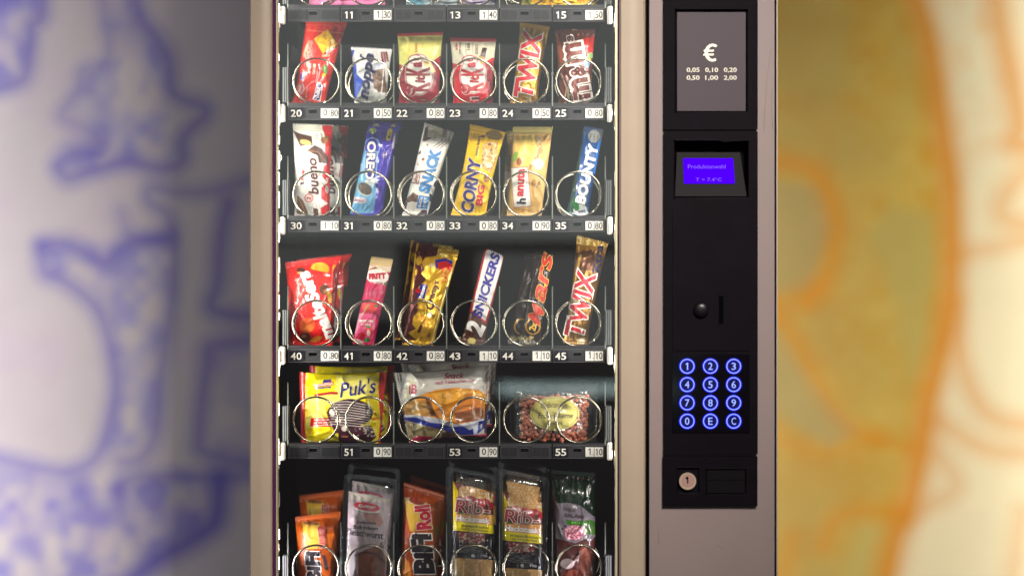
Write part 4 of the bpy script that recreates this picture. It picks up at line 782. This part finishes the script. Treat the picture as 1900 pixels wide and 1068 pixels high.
product('nut_bar', 'front brown bar with blue capitals and a white 2, above number plate 43', 'chocolate bar', 'F', [(152, 874), (330, 892), (490, 196), (338, 132)], (84, 44, 34),
        [('poly', [(215, 640), (245, 520), (335, 125), (362, 125), (480, 160), (500, 200), (470, 340), (350, 735), (335, 715), (230, 625)], (186, 24, 44)), ('poly', [(240, 625), (262, 520), (352, 150), (378, 138), (470, 168), (482, 210), (452, 340), (345, 705), (250, 620)], (244, 240, 236)), ('ell', 236, 862, 32, 24, -12, (214, 200, 110)), ('poly', [(320, 120), (360, 122), (345, 150), (325, 150)], (40, 16, 24)), ('speck', [(160, 760), (220, 760), (220, 880), (150, 880)], (180, 150, 120), 14, .62)],
        [('SNICKERS', 354, 424, 530, 76, 73, (46, 38, 150), .05, .12), ('2', 264, 762, 96, 150, 66, (246, 240, 236), .06, .1)], T=13, lean=12, pinch=.04, seal=(.05, .04), key='snick')
product('caramel_bar', 'front black chocolate bar with red and gold script, above number plate 44', 'chocolate bar', 'F', [(612, 880), (775, 896), (884, 180), (742, 160)], (44, 28, 22),
        [('ell', 722, 748, 60, 66, 0, (214, 160, 50)), ('ell', 722, 748, 50, 56, 0, (40, 22, 18)), ('ell', 700, 842, 30, 14, 20, (220, 190, 130)), ('speck', [(620, 820), (700, 820), (700, 890), (620, 890)], (190, 180, 130), 14, .6), ('line', [(860, 200), (800, 640)], 3, (90, 80, 70))],  # thin pale line paints a sheen along the bar
        [('M', 748, 650, 160, 110, 68, (206, 44, 26), .03, .3, .03, (236, 184, 70)), ('ars', 808, 360, 390, 84, 79, (206, 44, 26), .02, .25, .026, (236, 184, 70)), ('2x', 722, 748, 70, 56, 70, (240, 196, 80), .06)], T=13, lean=12, kind='shiny', pinch=.03, key='mars')
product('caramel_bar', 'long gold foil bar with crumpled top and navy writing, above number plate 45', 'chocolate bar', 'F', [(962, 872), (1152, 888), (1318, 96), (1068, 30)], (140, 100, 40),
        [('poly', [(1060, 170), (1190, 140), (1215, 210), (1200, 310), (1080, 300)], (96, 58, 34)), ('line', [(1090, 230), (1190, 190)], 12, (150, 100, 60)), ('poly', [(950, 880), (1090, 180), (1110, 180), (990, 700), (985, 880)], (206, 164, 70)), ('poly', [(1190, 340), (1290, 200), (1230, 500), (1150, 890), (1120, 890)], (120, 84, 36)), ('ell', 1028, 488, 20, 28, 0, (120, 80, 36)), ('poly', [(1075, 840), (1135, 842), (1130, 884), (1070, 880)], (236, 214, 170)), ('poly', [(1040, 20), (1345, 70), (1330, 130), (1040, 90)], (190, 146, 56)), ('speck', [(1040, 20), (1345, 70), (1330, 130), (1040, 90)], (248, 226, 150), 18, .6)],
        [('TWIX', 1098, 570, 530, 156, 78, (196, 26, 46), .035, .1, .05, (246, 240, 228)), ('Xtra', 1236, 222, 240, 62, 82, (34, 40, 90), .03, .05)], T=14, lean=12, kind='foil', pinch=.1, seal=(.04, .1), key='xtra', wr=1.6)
# --- double width row 51, 53, 55
DR = [('line', [(600 + 8 * (i % 2), 455 + 24 * i), (780, 452 + 26 * i), (1005 - 6 * (i % 3), 492 + 24 * i)], 6, (226, 214, 205)) for i in range(10)]
product('cake_packet', 'front yellow cake packet with red side seals, above number plate 51', 'cake packet', 'G', [(322, 862), (1092, 872), (1152, 158), (306, 160)], (240, 218, 14),
        [('poly', [(660, 192), (1060, 200), (1078, 380), (860, 430), (560, 480), (560, 700), (365, 720), (365, 400), (650, 372)], (242, 228, 110)), ('poly', [(290, 140), (360, 150), (352, 700), (372, 900), (300, 900), (270, 400)], (196, 26, 32)), ('poly', [(1092, 140), (1180, 140), (1180, 900), (1072, 900), (1098, 640), (1078, 300)], (196, 26, 32)),
         ('line', [(455, 388), (600, 366), (668, 368)], 26, (176, 34, 38)), ('poly', [(535, 235), (612, 230), (612, 262), (525, 268)], (32, 40, 130)), ('poly', [(450, 285), (635, 250), (635, 290), (440, 312)], (205, 60, 60)), ('poly', [(450, 312), (610, 300), (610, 316), (455, 326)], (44, 44, 130)),
         ('poly', [(410, 615), (600, 608), (655, 702), (400, 697)], (196, 28, 30)), ('ell', 800, 565, 224, 140, 0, (58, 20, 44)), ('poly', [(565, 560), (600, 500), (700, 640), (720, 800), (650, 760), (600, 660)], (70, 26, 48)), ('poly', [(660, 700), (1010, 690), (1060, 800), (980, 870), (670, 850)], (62, 24, 40)), ('ell', 618, 562, 24, 34, 30, (240, 232, 222)), ('ell', 680, 638, 26, 30, 40, (232, 220, 210)), ('ell', 742, 718, 28, 26, 20, (236, 226, 216)), ('ell', 745, 798, 34, 9, 0, (222, 140, 110)),
         ('poly', [(560, 780), (680, 760), (690, 880), (500, 880)], (212, 196, 40)), ('line', [(360, 772), (500, 760), (660, 765)], 4, (196, 120, 30)), ('ell', 1050, 620, 40, 14, 10, (232, 150, 40)), ('speck', [(840, 720), (1050, 700), (1060, 800), (860, 790)], (232, 214, 200), 16, .66), ('poly', [(430, 480), (560, 600), (540, 610), (420, 500)], (214, 200, 90))] + DR,  # thin dark line low on the yellow paints a crease's shade
        [("Puk's", 872, 312, 372, 150, 8, (34, 36, 130), .012, .3), ('GrandWerk', 552, 280, 160, 24, 6, (240, 236, 226), .03), ('Feuchteinlage', 518, 632, 150, 18, 2, (244, 236, 226), .02), ('mit 20% leckerer', 528, 658, 180, 18, 2, (244, 236, 226), .02), ('Creme-Füllung!', 530, 684, 190, 20, 2, (244, 236, 226), .02)],
        T=20, lean=9, axis='h', seal=(.06, .07), kind='shiny', wr=2.0, pinch=.04, key='puks', depth=.104)
product('cheesecake_bun', 'front whitish see-through bag holding an orange brown bun, above number plate 53', 'packaged bun', 'N', [(256, 1016), (1140, 935), (1192, 100), (74, 192)], (205, 200, 192),
        [('poly', [(160, 620), (280, 490), (400, 450), (560, 392), (800, 368), (1050, 392), (1135, 440), (1145, 570), (1112, 740), (790, 800), (600, 730), (200, 690)], (222, 144, 40)), ('poly', [(500, 430), (800, 385), (1100, 420), (1130, 480), (900, 500), (600, 560)], (236, 170, 60)), ('speck', [(300, 500), (1100, 420), (1100, 560), (700, 700), (300, 690)], (206, 124, 40), 90, .55),
         ('poly', [(180, 600), (290, 500), (460, 540), (520, 700), (200, 690)], (190, 140, 70)), ('poly', [(430, 470), (500, 540), (560, 700), (500, 700), (450, 560)], (110, 70, 44)), ('poly', [(780, 560), (900, 500), (1060, 500), (1080, 590), (900, 640), (775, 660)], (232, 138, 46)), ('poly', [(772, 662), (900, 645), (1085, 595), (1118, 640), (1100, 745), (800, 785)], (150, 92, 60)), ('line', [(780, 660), (900, 640), (1080, 590)], 9, (196, 90, 40)),
         ('poly', [(180, 680), (300, 690), (500, 710), (700, 760), (800, 800), (960, 780), (1130, 720), (1140, 840), (1040, 915), (880, 925), (700, 850), (450, 810), (200, 750)], (206, 208, 222)), ('poly', [(195, 712), (330, 715), (480, 770), (640, 790), (720, 820), (880, 820), (950, 860), (1010, 840), (1045, 800), (1050, 760), (1130, 745), (1135, 830), (1040, 912), (870, 922), (700, 880), (450, 815), (200, 748)], (38, 50, 150)), ('poly', [(985, 800), (1055, 770), (1040, 905), (1000, 910)], (214, 218, 232)),
         ('poly', [(195, 750), (450, 815), (700, 880), (870, 925), (600, 955), (400, 935), (250, 975)], (168, 150, 108)), ('speck', [(195, 750), (450, 815), (700, 880), (600, 940), (250, 960)], (120, 100, 76), 60, .52), ('poly', [(240, 975), (350, 925), (600, 952), (1100, 910), (1160, 900), (1150, 945), (340, 1030), (250, 1030)], (176, 20, 70)), ('poly', [(700, 880), (800, 900), (780, 935), (620, 950), (640, 880)], (90, 66, 56)),
         ('poly', [(1130, 560), (1190, 540), (1180, 900), (1120, 900)], (60, 44, 60)), ('poly', [(150, 560), (190, 640), (200, 960), (240, 1010), (200, 1000)], (90, 80, 84)), ('poly', [(150, 200), (230, 210), (180, 380), (140, 500)], (150, 150, 152)), ('poly', [(265, 230), (310, 330), (240, 480), (180, 500)], (222, 216, 184))]
        + [('line', [(108 + 13 * i, 190), (150 + 13 * i, 560)], 3.5, (110, 70, 96)) for i in range(3)] + [('line', [(1128 + 19 * i, 110), (1150 + 19 * i, 500)], 6, (120, 52, 84)) for i in range(3)],
        [('Snack', 770, 228, 236, 72, 3, (158, 22, 72), .015, .32), ('nach Käsekuchen-Art', 776, 296, 464, 40, 4, (158, 40, 84), .012, .35), ('B', 302, 385, 66, 112, -3, (158, 26, 72), .05), ('I', 252, 392, 14, 108, -3, (158, 26, 72), .02), ('MHD 12.08', 638, 505, 140, 26, -88, (90, 70, 30), 0), ('L 2217 B', 662, 510, 130, 20, -88, (90, 70, 30), 0)],
        T=20, lean=8, axis='h', seal=(.06, .06), kind='shiny', wr=2.2, pinch=.04, key='bun', depth=.104)
def peanut_bag():
    crop = CROP['H']; ox, oy, u = crop; pq = lambda x, y: (x / u + ox, y / u + oy)
    q = [pq(750, 862), pq(1480, 848), pq(1450, 300), pq(740, 300)]; root = empty('peanut_bag', P((q[0][0] + q[1][0]) / 2, q[0][1], .125), label='clear bag of reddish peanuts with yellow oval label, above number plate 55', cat='nut bag', group='snacks in the vending machine')
    C_ = mat('candied_peanut', (206, 118, 88), rough=.32, spec=.6, var=.35, vscale=60, bump=.4, bscale=400); o0 = Vector(wloc(root)); rr = random.Random(4)
    bm = bmesh.new(); bmesh.ops.create_icosphere(bm, subdivisions=2, radius=1); me = bpy.data.meshes.new('peanut'); bm.to_mesh(me); bm.free(); me.materials.append(C_)
    for p in me.polygons: p.use_smooth = True
    pts = []
    tries = 0
    while len(pts) < 210 and tries < 9000:
        tries += 1; x = rr.uniform(788, 1440); y = rr.uniform(395, 838); e_ = min((x - 775) / 60, (1455 - x) / 60, 1)
        d = .137 - .018 * max(0, min(1, e_)) ** .5 * min(1, (y - 330) / 160) + rr.uniform(0, .007)
        if all((x - a) ** 2 + (y - b) ** 2 > 27 ** 2 for a, b, _ in pts): pts.append((x, y, d))
    for x, y, d in pts:
        o = bpy.data.objects.new('peanut', me); COL.objects.link(o); o.parent = root; o.location = Vector(P(*pq(x, y), d)) - o0
        s_ = rr.uniform(.0038, .0048); o.scale = (s_ * rr.uniform(.8, 1.0), s_ * .85, s_ * rr.uniform(1.0, 1.35)); o.rotation_euler = (rr.uniform(-.5, .5), rr.uniform(-1.4, 1.4), rr.uniform(-.4, .4))
    mb = MB(); mb.box(*[v for v in (pq(790, 0)[0], pq(1440, 0)[0], pq(0, 400)[1], pq(0, 838)[1])], .141, .152, mat('peanut_core', (84, 38, 30), rough=.6)); mb.build('bag_back', root)
    sf = Surf(np.array([pq(752, 866), pq(1475, 850), pq(1452, 285), pq(742, 285)]), .035, 4, .142, .02, (.0, .0), 'v', .5, 77)
    oval = []; mbv = []; n = 40
    a = np.array([pq(1120 + 245 * math.cos(t) * abs(math.cos(t)) ** .0, 570 + 168 * math.sin(t)) for t in np.linspace(0, 2 * math.pi, n, endpoint=False)])
    def at(xy, lf): A, B = sf.st(xy[:, 0], xy[:, 1]); return sf.pos(A, B, lf)
    rings = [at(a * f + np.array(pq(1120, 570)) * (1 - f), .001) for f in (1, .8, .6, .4, .2, .02)]
    mb = MB(); vs = [tuple(v) for R in rings for v in R]; fs = [(i * n + j, (i + 1) * n + j, (i + 1) * n + (j + 1) % n, i * n + (j + 1) % n) for i in range(5) for j in range(n)] + [tuple(5 * n + j for j in range(n))]
    mb.add(vs, fs, mat('yellow_sticker', (232, 222, 118), rough=.5, var=.03), True)
    r1, r2 = at(a * .93 + np.array(pq(1120, 570)) * .07, .0013), at(a * .915 + np.array(pq(1120, 570)) * .085, .0013)
    mb.add([tuple(v) for v in r1] + [tuple(v) for v in r2], [(j, n + j, n + (j + 1) % n, (j + 1) % n) for j in range(n)], mat('ink_3c3c28', (60, 60, 40), rough=.5)); mb.build('label_sticker', root)
    lettering(root, sf, [('Gebrannte', 1112, 484, 262, 52, 2, (70, 50, 50), .0, .35), ('Erdnusskerne', 1125, 588, 352, 56, 0, (60, 40, 45), .0, .35), ('kandiert', 1120, 662, 150, 34, 0, (70, 50, 50), 0, .3)], crop, lift=.0019)
    fm = clear('crinkled_film', (252, 252, 252), 1.12, .12, .06, bump=.7, bscale=70, haze=.06)
    sf2 = Surf(np.array([pq(690, 868), pq(1530, 852), pq(1545, 268), pq(655, 255)]), .041, 4, .144, .03, (.0, .0), 'v', 2.5, 31)
    A, B = np.meshgrid(np.linspace(0, 1, 90), np.linspace(0, 1, 60)); V = sf2.pos(A.ravel(), B.ravel()) - np.array(o0); me2 = grid_mesh('film', root, V, 90, 60, None, fm); link('clear_film', me2, root, [fm])
    PROD['peanut'] = root
peanut_bag()
# --- lowest row: cooled snacks
product('salami_snack', 'front orange sausage snack pack in the leftmost coil of the lowest shelf', 'salami snack', 'I', [(245, 1190), (560, 1190), (622, 512), (222, 560)], (168, 74, 10),
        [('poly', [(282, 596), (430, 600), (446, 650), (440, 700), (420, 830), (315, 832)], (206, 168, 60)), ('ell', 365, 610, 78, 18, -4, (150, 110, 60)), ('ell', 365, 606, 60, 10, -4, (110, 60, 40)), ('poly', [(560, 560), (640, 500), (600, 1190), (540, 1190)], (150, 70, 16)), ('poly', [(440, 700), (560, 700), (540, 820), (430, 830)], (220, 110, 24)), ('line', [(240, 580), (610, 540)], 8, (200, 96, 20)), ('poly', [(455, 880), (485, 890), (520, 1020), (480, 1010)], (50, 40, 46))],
        [('RANGER', 458, 728, 200, 62, 97, (150, 26, 40), .05, .05, .04, (236, 214, 190)), ('BiFi', 378, 988, 280, 128, 94, (26, 20, 28), .07, .1, .05, (240, 232, 222))], T=16, lean=8, pinch=.03, seal=(.03, .06), key='bifi', depth=.106)
product('salami_snack', 'front orange sausage roll pack with slanting top, third coil of the lowest shelf', 'salami snack', 'Q', [(112, 1200), (455, 1200), (536, 296), (150, 178)], (168, 68, 10),
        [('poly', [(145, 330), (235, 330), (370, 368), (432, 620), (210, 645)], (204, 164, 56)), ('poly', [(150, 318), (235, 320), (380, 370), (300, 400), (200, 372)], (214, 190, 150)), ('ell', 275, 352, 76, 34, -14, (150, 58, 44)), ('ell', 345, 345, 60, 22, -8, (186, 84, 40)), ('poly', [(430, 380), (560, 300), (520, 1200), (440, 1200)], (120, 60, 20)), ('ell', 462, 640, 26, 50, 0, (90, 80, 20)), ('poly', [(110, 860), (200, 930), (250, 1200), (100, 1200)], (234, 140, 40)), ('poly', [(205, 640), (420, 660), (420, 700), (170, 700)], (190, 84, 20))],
        [('Roll', 335, 508, 232, 150, 96, (170, 22, 48), .06, 0, .035, (236, 222, 210)), ('BiFi', 330, 856, 400, 200, 96, (26, 20, 28), .07, .1, .05, (238, 232, 224))], T=17, lean=8, pinch=.02, seal=(.02, .04), key='roll', depth=.106)
product('salami_bag', 'dark green and white bag of salamis, rightmost coil of the lowest shelf', 'salami bag', 'J', [(992, 1190), (1342, 1190), (1330, 178), (948, 152)], (70, 34, 30),
        [('poly', [(900, 100), (1400, 100), (1400, 560), (1310, 545), (1200, 455), (1100, 428), (1000, 440), (985, 400), (900, 380)], (9, 34, 16)), ('poly', [(985, 400), (1005, 435), (1100, 430), (1205, 456), (1318, 548), (1345, 560), (1340, 770), (1240, 745), (1160, 782), (1080, 760), (990, 738)], (104, 98, 106)), ('poly', [(1070, 572), (1160, 590), (1300, 580), (1340, 600), (1335, 640), (1180, 632), (1085, 622)], (48, 92, 24)), ('poly', [(1230, 640), (1335, 640), (1335, 710), (1240, 700)], (60, 96, 36)),
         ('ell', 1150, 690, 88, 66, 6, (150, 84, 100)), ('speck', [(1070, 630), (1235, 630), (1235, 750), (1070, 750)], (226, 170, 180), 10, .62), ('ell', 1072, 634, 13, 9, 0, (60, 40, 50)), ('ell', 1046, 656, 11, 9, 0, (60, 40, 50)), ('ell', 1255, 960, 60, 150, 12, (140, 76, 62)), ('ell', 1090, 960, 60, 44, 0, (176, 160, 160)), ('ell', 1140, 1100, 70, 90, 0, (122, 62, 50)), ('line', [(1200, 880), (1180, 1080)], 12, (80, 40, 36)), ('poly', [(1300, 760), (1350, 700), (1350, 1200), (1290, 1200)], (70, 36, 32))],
        [('Hofgut', 1105, 492, 110, 40, -10, (50, 30, 34), .01, .3), ('SALAMI', 1150, 546, 170, 34, -6, (50, 34, 36), .02), ('Mini', 1180, 602, 110, 24, 0, (80, 140, 50), .02)], T=15, lean=8, pinch=.02, seal=(.02, .04), kind='shiny', wr=1.8, key='salbag', depth=.106)
M_RIM = clear('blister_plastic', (252, 252, 254), 1.14, .06, .05, bump=.35, bscale=45, haze=.006)
M_RIM2 = clear('blister_rim', (246, 246, 252), 1.2, .1, .05, haze=.006)
def blister(key, name, label, outer, inner_build, cat, lean=7, bulge=.014):
    """clear thermoformed tray: flat rim, raised dome, contents"""
    ox, oy, u = CROP['I' if key == 'ham' else 'J']; q = np.array([(x / u + ox, y / u + oy) for x, y in outer], float); db = .116
    root = empty(name, P((q[0][0] + q[1][0]) / 2, q[0][1], db), label=label, cat=cat, group='snacks in the vending machine')
    sf = Surf(q, 0, lean, db, 0, (0, 0), 'v', 0, 3); o0 = np.array(wloc(root))
    W_ = (np.hypot(*(q[1] - q[0])) + np.hypot(*(q[2] - q[3]))) / 2; H_ = (np.hypot(*(q[3] - q[0])) + np.hypot(*(q[2] - q[1]))) / 2
    def loop(ins, rad, lift, n=8):
        pts = []
        for (cx, cy, a0) in ((W_ - ins - rad, H_ - ins - rad, 0), (ins + rad, H_ - ins - rad, 90), (ins + rad, ins + rad, 180), (W_ - ins - rad, ins + rad, 270)):
            for i in range(n):
                a = math.radians(a0 + 90 * i / (n - 1)); pts.append(((cx + rad * math.cos(a)) / W_, (cy + rad * math.sin(a)) / H_))
        p = np.array(pts); return sf.pos(p[:, 0], p[:, 1], lift)
    def shell(name_, loops, m, cap=True):
        n = len(loops[0]); V = [tuple(v) for L in loops for v in L]; F = [(i * n + j, i * n + (j + 1) % n, (i + 1) * n + (j + 1) % n, (i + 1) * n + j) for i in range(len(loops) - 1) for j in range(n)]
        if cap: F.append(tuple((len(loops) - 1) * n + j for j in range(n)))
        mb = MB(); mb.add(V, F, m, True); return mb.build(name_, root)
    mb = MB(); mb.tube([tuple(v) for v in loop(.6, 9, .0005)], .0009, M_RIM2, 6, closed=True); mb.tube([tuple(v) for v in loop(9.0, 10, .0020)], .0007, M_RIM2, 6, closed=True); rim = mb.build('rim', root)
    shell('flange', [loop(.6, 9, 0), loop(8.8, 10, .0006)], M_RIM2, False)
    shell('dome', [loop(8.8, 10, .0006), loop(9.6, 10, .006), loop(11, 10, bulge * .8), loop(14, 10, bulge), loop(20, 6, bulge + .001)], M_RIM)
    inner_build(root, sf, db, lean); PROD[key] = root; return root
def inner_piece(root, name, cr, quad, base, art, T, lean, depth, kind='film', texts=(), wr=1, seal=(.03, .03), pinch=.03):
    crop = CROP[cr]; ox, oy, u = crop; q = np.array([(x / u + ox, y / u + oy) for x, y in quad], float)
    sf = Surf(q, T, lean, depth, pinch, seal, 'v', wr, RNG.randint(1, 900)); shape_part(name, root, sf, 0, 1, base, list(art), crop, wrap_mat(kind))
    if texts: lettering(root, sf, texts, crop)
    return sf
def ham(root, sf, db, lean):
    inner_piece(root, 'sausage_pack', 'I', [(655, 1190), (1010, 1190), (1056, 402), (684, 330)], (200, 184, 188),
        [('poly', [(770, 870), (850, 830), (960, 800), (1010, 900), (1000, 1200), (770, 1200)], (150, 88, 62)), ('poly', [(800, 520), (950, 510), (990, 600), (960, 640), (850, 600)], (190, 140, 130)), ('ell', 845, 498, 112, 22, -8, (24, 60, 46)), ('ell', 845, 494, 113, 22, -8, (232, 226, 224)), ('ell', 846, 464, 116, 38, -10, (196, 16, 44)), ('line', [(700, 820), (672, 1100)], 14, (214, 204, 178)), ('line', [(760, 880), (740, 1100)], 12, (190, 170, 140)),
         ('poly', [(960, 780), (1000, 760), (960, 1190), (940, 1190)], (120, 90, 90)), ('line', [(790, 350), (790, 420)], 14, (232, 228, 214)), ('poly', [(690, 330), (1050, 400), (1040, 430), (700, 400)], (222, 214, 196)), ('line', [(985, 530), (1010, 660), (985, 800)], 6, (226, 222, 200))], .010, lean, db - .001, 'film',
        [('Spilker', 846, 465, 160, 34, -6, (244, 240, 236), .02, .3), ('Delikatess', 842, 601, 168, 26, -3, (60, 50, 60), .03), ('Schinken', 834, 646, 214, 34, -4, (50, 42, 52), .03), ('Fleischwurst', 830, 698, 320, 58, -7, (40, 34, 46), .02)], wr=1.2)
blister('ham', 'sausage_blister', 'front clear tray with pale sausage pack, second coil of the lowest shelf', [(606, 1200), (1082, 1200), (1114, 222), (650, 172)], ham, 'sausage pack')
def rib_builder(dx, dy, bun):
    def f(root, sf, db, lean):
        o = lambda p: [(x + dx, y + dy) for x, y in p]
        e = lambda cx, cy, *r: ('ell', cx + dx, cy + dy) + r
        art = [('poly', o([(90, 235), (135, 240), (150, 500), (160, 600), (90, 600)]), (242, 214, 0)), ('poly', o([(95, 240), (260, 290), (450, 340), (450, 420), (140, 330)]), (120, 30, 24)), ('poly', o([(150, 300), (200, 284), (330, 300), (448, 345), (448, 430), (350, 400), (145, 372)]), (226, 168, 92)), ('speck', o([(150, 300), (200, 284), (330, 300), (448, 345), (448, 430), (145, 372)]), (250, 226, 180), 16, .58),
               ('poly', o([(120, 385), (250, 370), (330, 400), (390, 395), (450, 440), (450, 520), (140, 480)]), (186, 30, 40)), ('poly', o([(130, 470), (250, 450), (450, 480), (450, 530), (130, 540)]), (120, 50, 36)), ('poly', o([(150, 500), (250, 492), (440, 505), (420, 532), (160, 528)]), (48, 74, 34)), ('poly', o([(130, 525), (450, 535), (450, 630), (120, 600)]), (222, 160, 84)),
               ('poly', o([(90, 588), (452, 628), (452, 702), (90, 668)]), (242, 226, 0)), ('poly', o([(90, 668), (452, 702), (452, 930), (90, 910)]), (24, 16, 22)), ('poly', o([(140, 680), (380, 700), (370, 760), (300, 790), (150, 760)]), (130, 40, 40)), ('speck', o([(150, 690), (370, 700), (370, 790), (150, 780)]), (200, 180, 160), 12, .6), e(395, 460, 20, 16, 0, (70, 40, 30)), e(180, 520, 30, 10, 0, (60, 90, 40)),
               ('poly', o([(90, 908), (452, 930), (460, 1200), (90, 1200)]), (214, 172, 110)), ('speck', o([(90, 908), (452, 930), (460, 1200), (90, 1200)]), (196, 150, 92), 14, .5), ('line', o([(190, 940), (180, 1190)]), 16, (236, 210, 160)), ('line', o([(330, 950), (340, 1190)]), 10, (150, 100, 60))] + [('line', o([(150 + 0 * i, 800 + 14 * i), (330 - 20 * (i % 3), 806 + 14 * i)]), 3, (150, 146, 146)) for i in range(5)]
        quad = o([(100, 1200), (446, 1200), (450, 342), (96, 244)])
        t = [('Rib-', 270 + dx, 474 + dy, 300, 112, -7, (150, 34, 40), .012, 0, .028, (246, 240, 226)), ('Hacksteak', 270 + dx, 574 + dy, 300, 52, -5, (248, 244, 236), .05), ('gebackenes', 195 + dx, 400 + dy, 130, 20, -8, (246, 240, 230), .03), ('im Sesam-Brötchen', 286 + dx, 636 + dy, 240, 24, -6, (90, 80, 20), .015), ('mit Curry-Ketchup', 290 + dx, 668 + dy, 224, 26, -5, (90, 80, 20), .015), ('190 g', 382 + dx, 898 + dy, 92, 28, -8, (220, 214, 214), .02), ('e', 270 + dx, 890 + dy, 30, 30, -5, (220, 214, 214), .05)]
        s2 = inner_piece(root, 'printed_card', 'J', quad, (60, 24, 24), art, .010, lean, db - .0005, 'shiny', t, wr=.8, seal=(.01, .01), pinch=.0)
        if bun: inner_piece(root, 'bun', 'J', o([(110, 1100), (430, 1100), (425, 210), (130, 150)]), (206, 150, 78), [('speck', o([(90, 100), (450, 100), (450, 400), (90, 400)]), (226, 190, 130), 12, .55)], .014, lean, db + .009, 'matte', wr=.3, seal=(.0, .0), pinch=.1)
    return f
blister('rib', 'burger_blister', 'front burger tray without visible bun, fourth coil of the lowest shelf', [(48, 1200), (438, 1200), (476, 188), (30, 108)], rib_builder(0, 0, False), 'packaged burger')
blister('rib2', 'burger_blister', 'front burger tray with seeded bun above its card, fifth coil of the lowest shelf', [(500, 1200), (895, 1200), (936, 212), (488, 128)], rib_builder(428, 86, True), 'packaged burger')
# --- the next item in the coil behind, where it shows
dup('bueno', (26, -4), .056, 'second white and red chocolate bar, half hidden behind the front one above number plate 30')
dup('oreo', (2, -14), .056, 'second purple biscuit packet, top edge showing above the front one over number plate 31')
dup('snack', (-2, -2), .056, 'second white and cyan snack bar, mostly hidden behind the front one above number plate 32')
dup('hanuta', (-12, 2), .056, 'second tan wafer packet, its left edge showing behind the front one above number plate 34')
dup('malt', (14, -6), .056, 'second red candy bag, right edge showing behind the front one above number plate 40')
dup('prinz', (-14, -8), .056, 'second golden biscuit packet, its left edge showing behind the front one above number plate 42')
dup('mars', (-22, 2), .056, 'second black chocolate bar, faintly showing left of the front one above number plate 44', ('lettering',))
dup('puks', (12, -10), .056, 'second yellow cake packet, its top edge showing above the front one over number plate 51')
dup('bun', (10, -14), .056, 'second whitish bun bag, its top edge showing above the front one over number plate 53')
dup('bifi', (0, -34), .060, 'second orange sausage snack pack, standing higher in the leftmost coil of the lowest shelf')
dup('roll', (10, -6), .060, 'second orange sausage roll pack, farther back in the third coil, lowest shelf')
dup('ham', (2, -14), .056, 'second clear sausage tray, its rim showing above the front one, lowest shelf')
dup('rib', (4, -10), .056, 'second clear burger tray, its rim showing behind the fourth coil of the lowest shelf')
dup('rib2', (0, -14), .056, 'second clear burger tray, its rim showing behind the fifth coil of the lowest shelf')
print('tris', sum(len(o.data.polygons) for o in bpy.data.objects if o.type == 'MESH'))
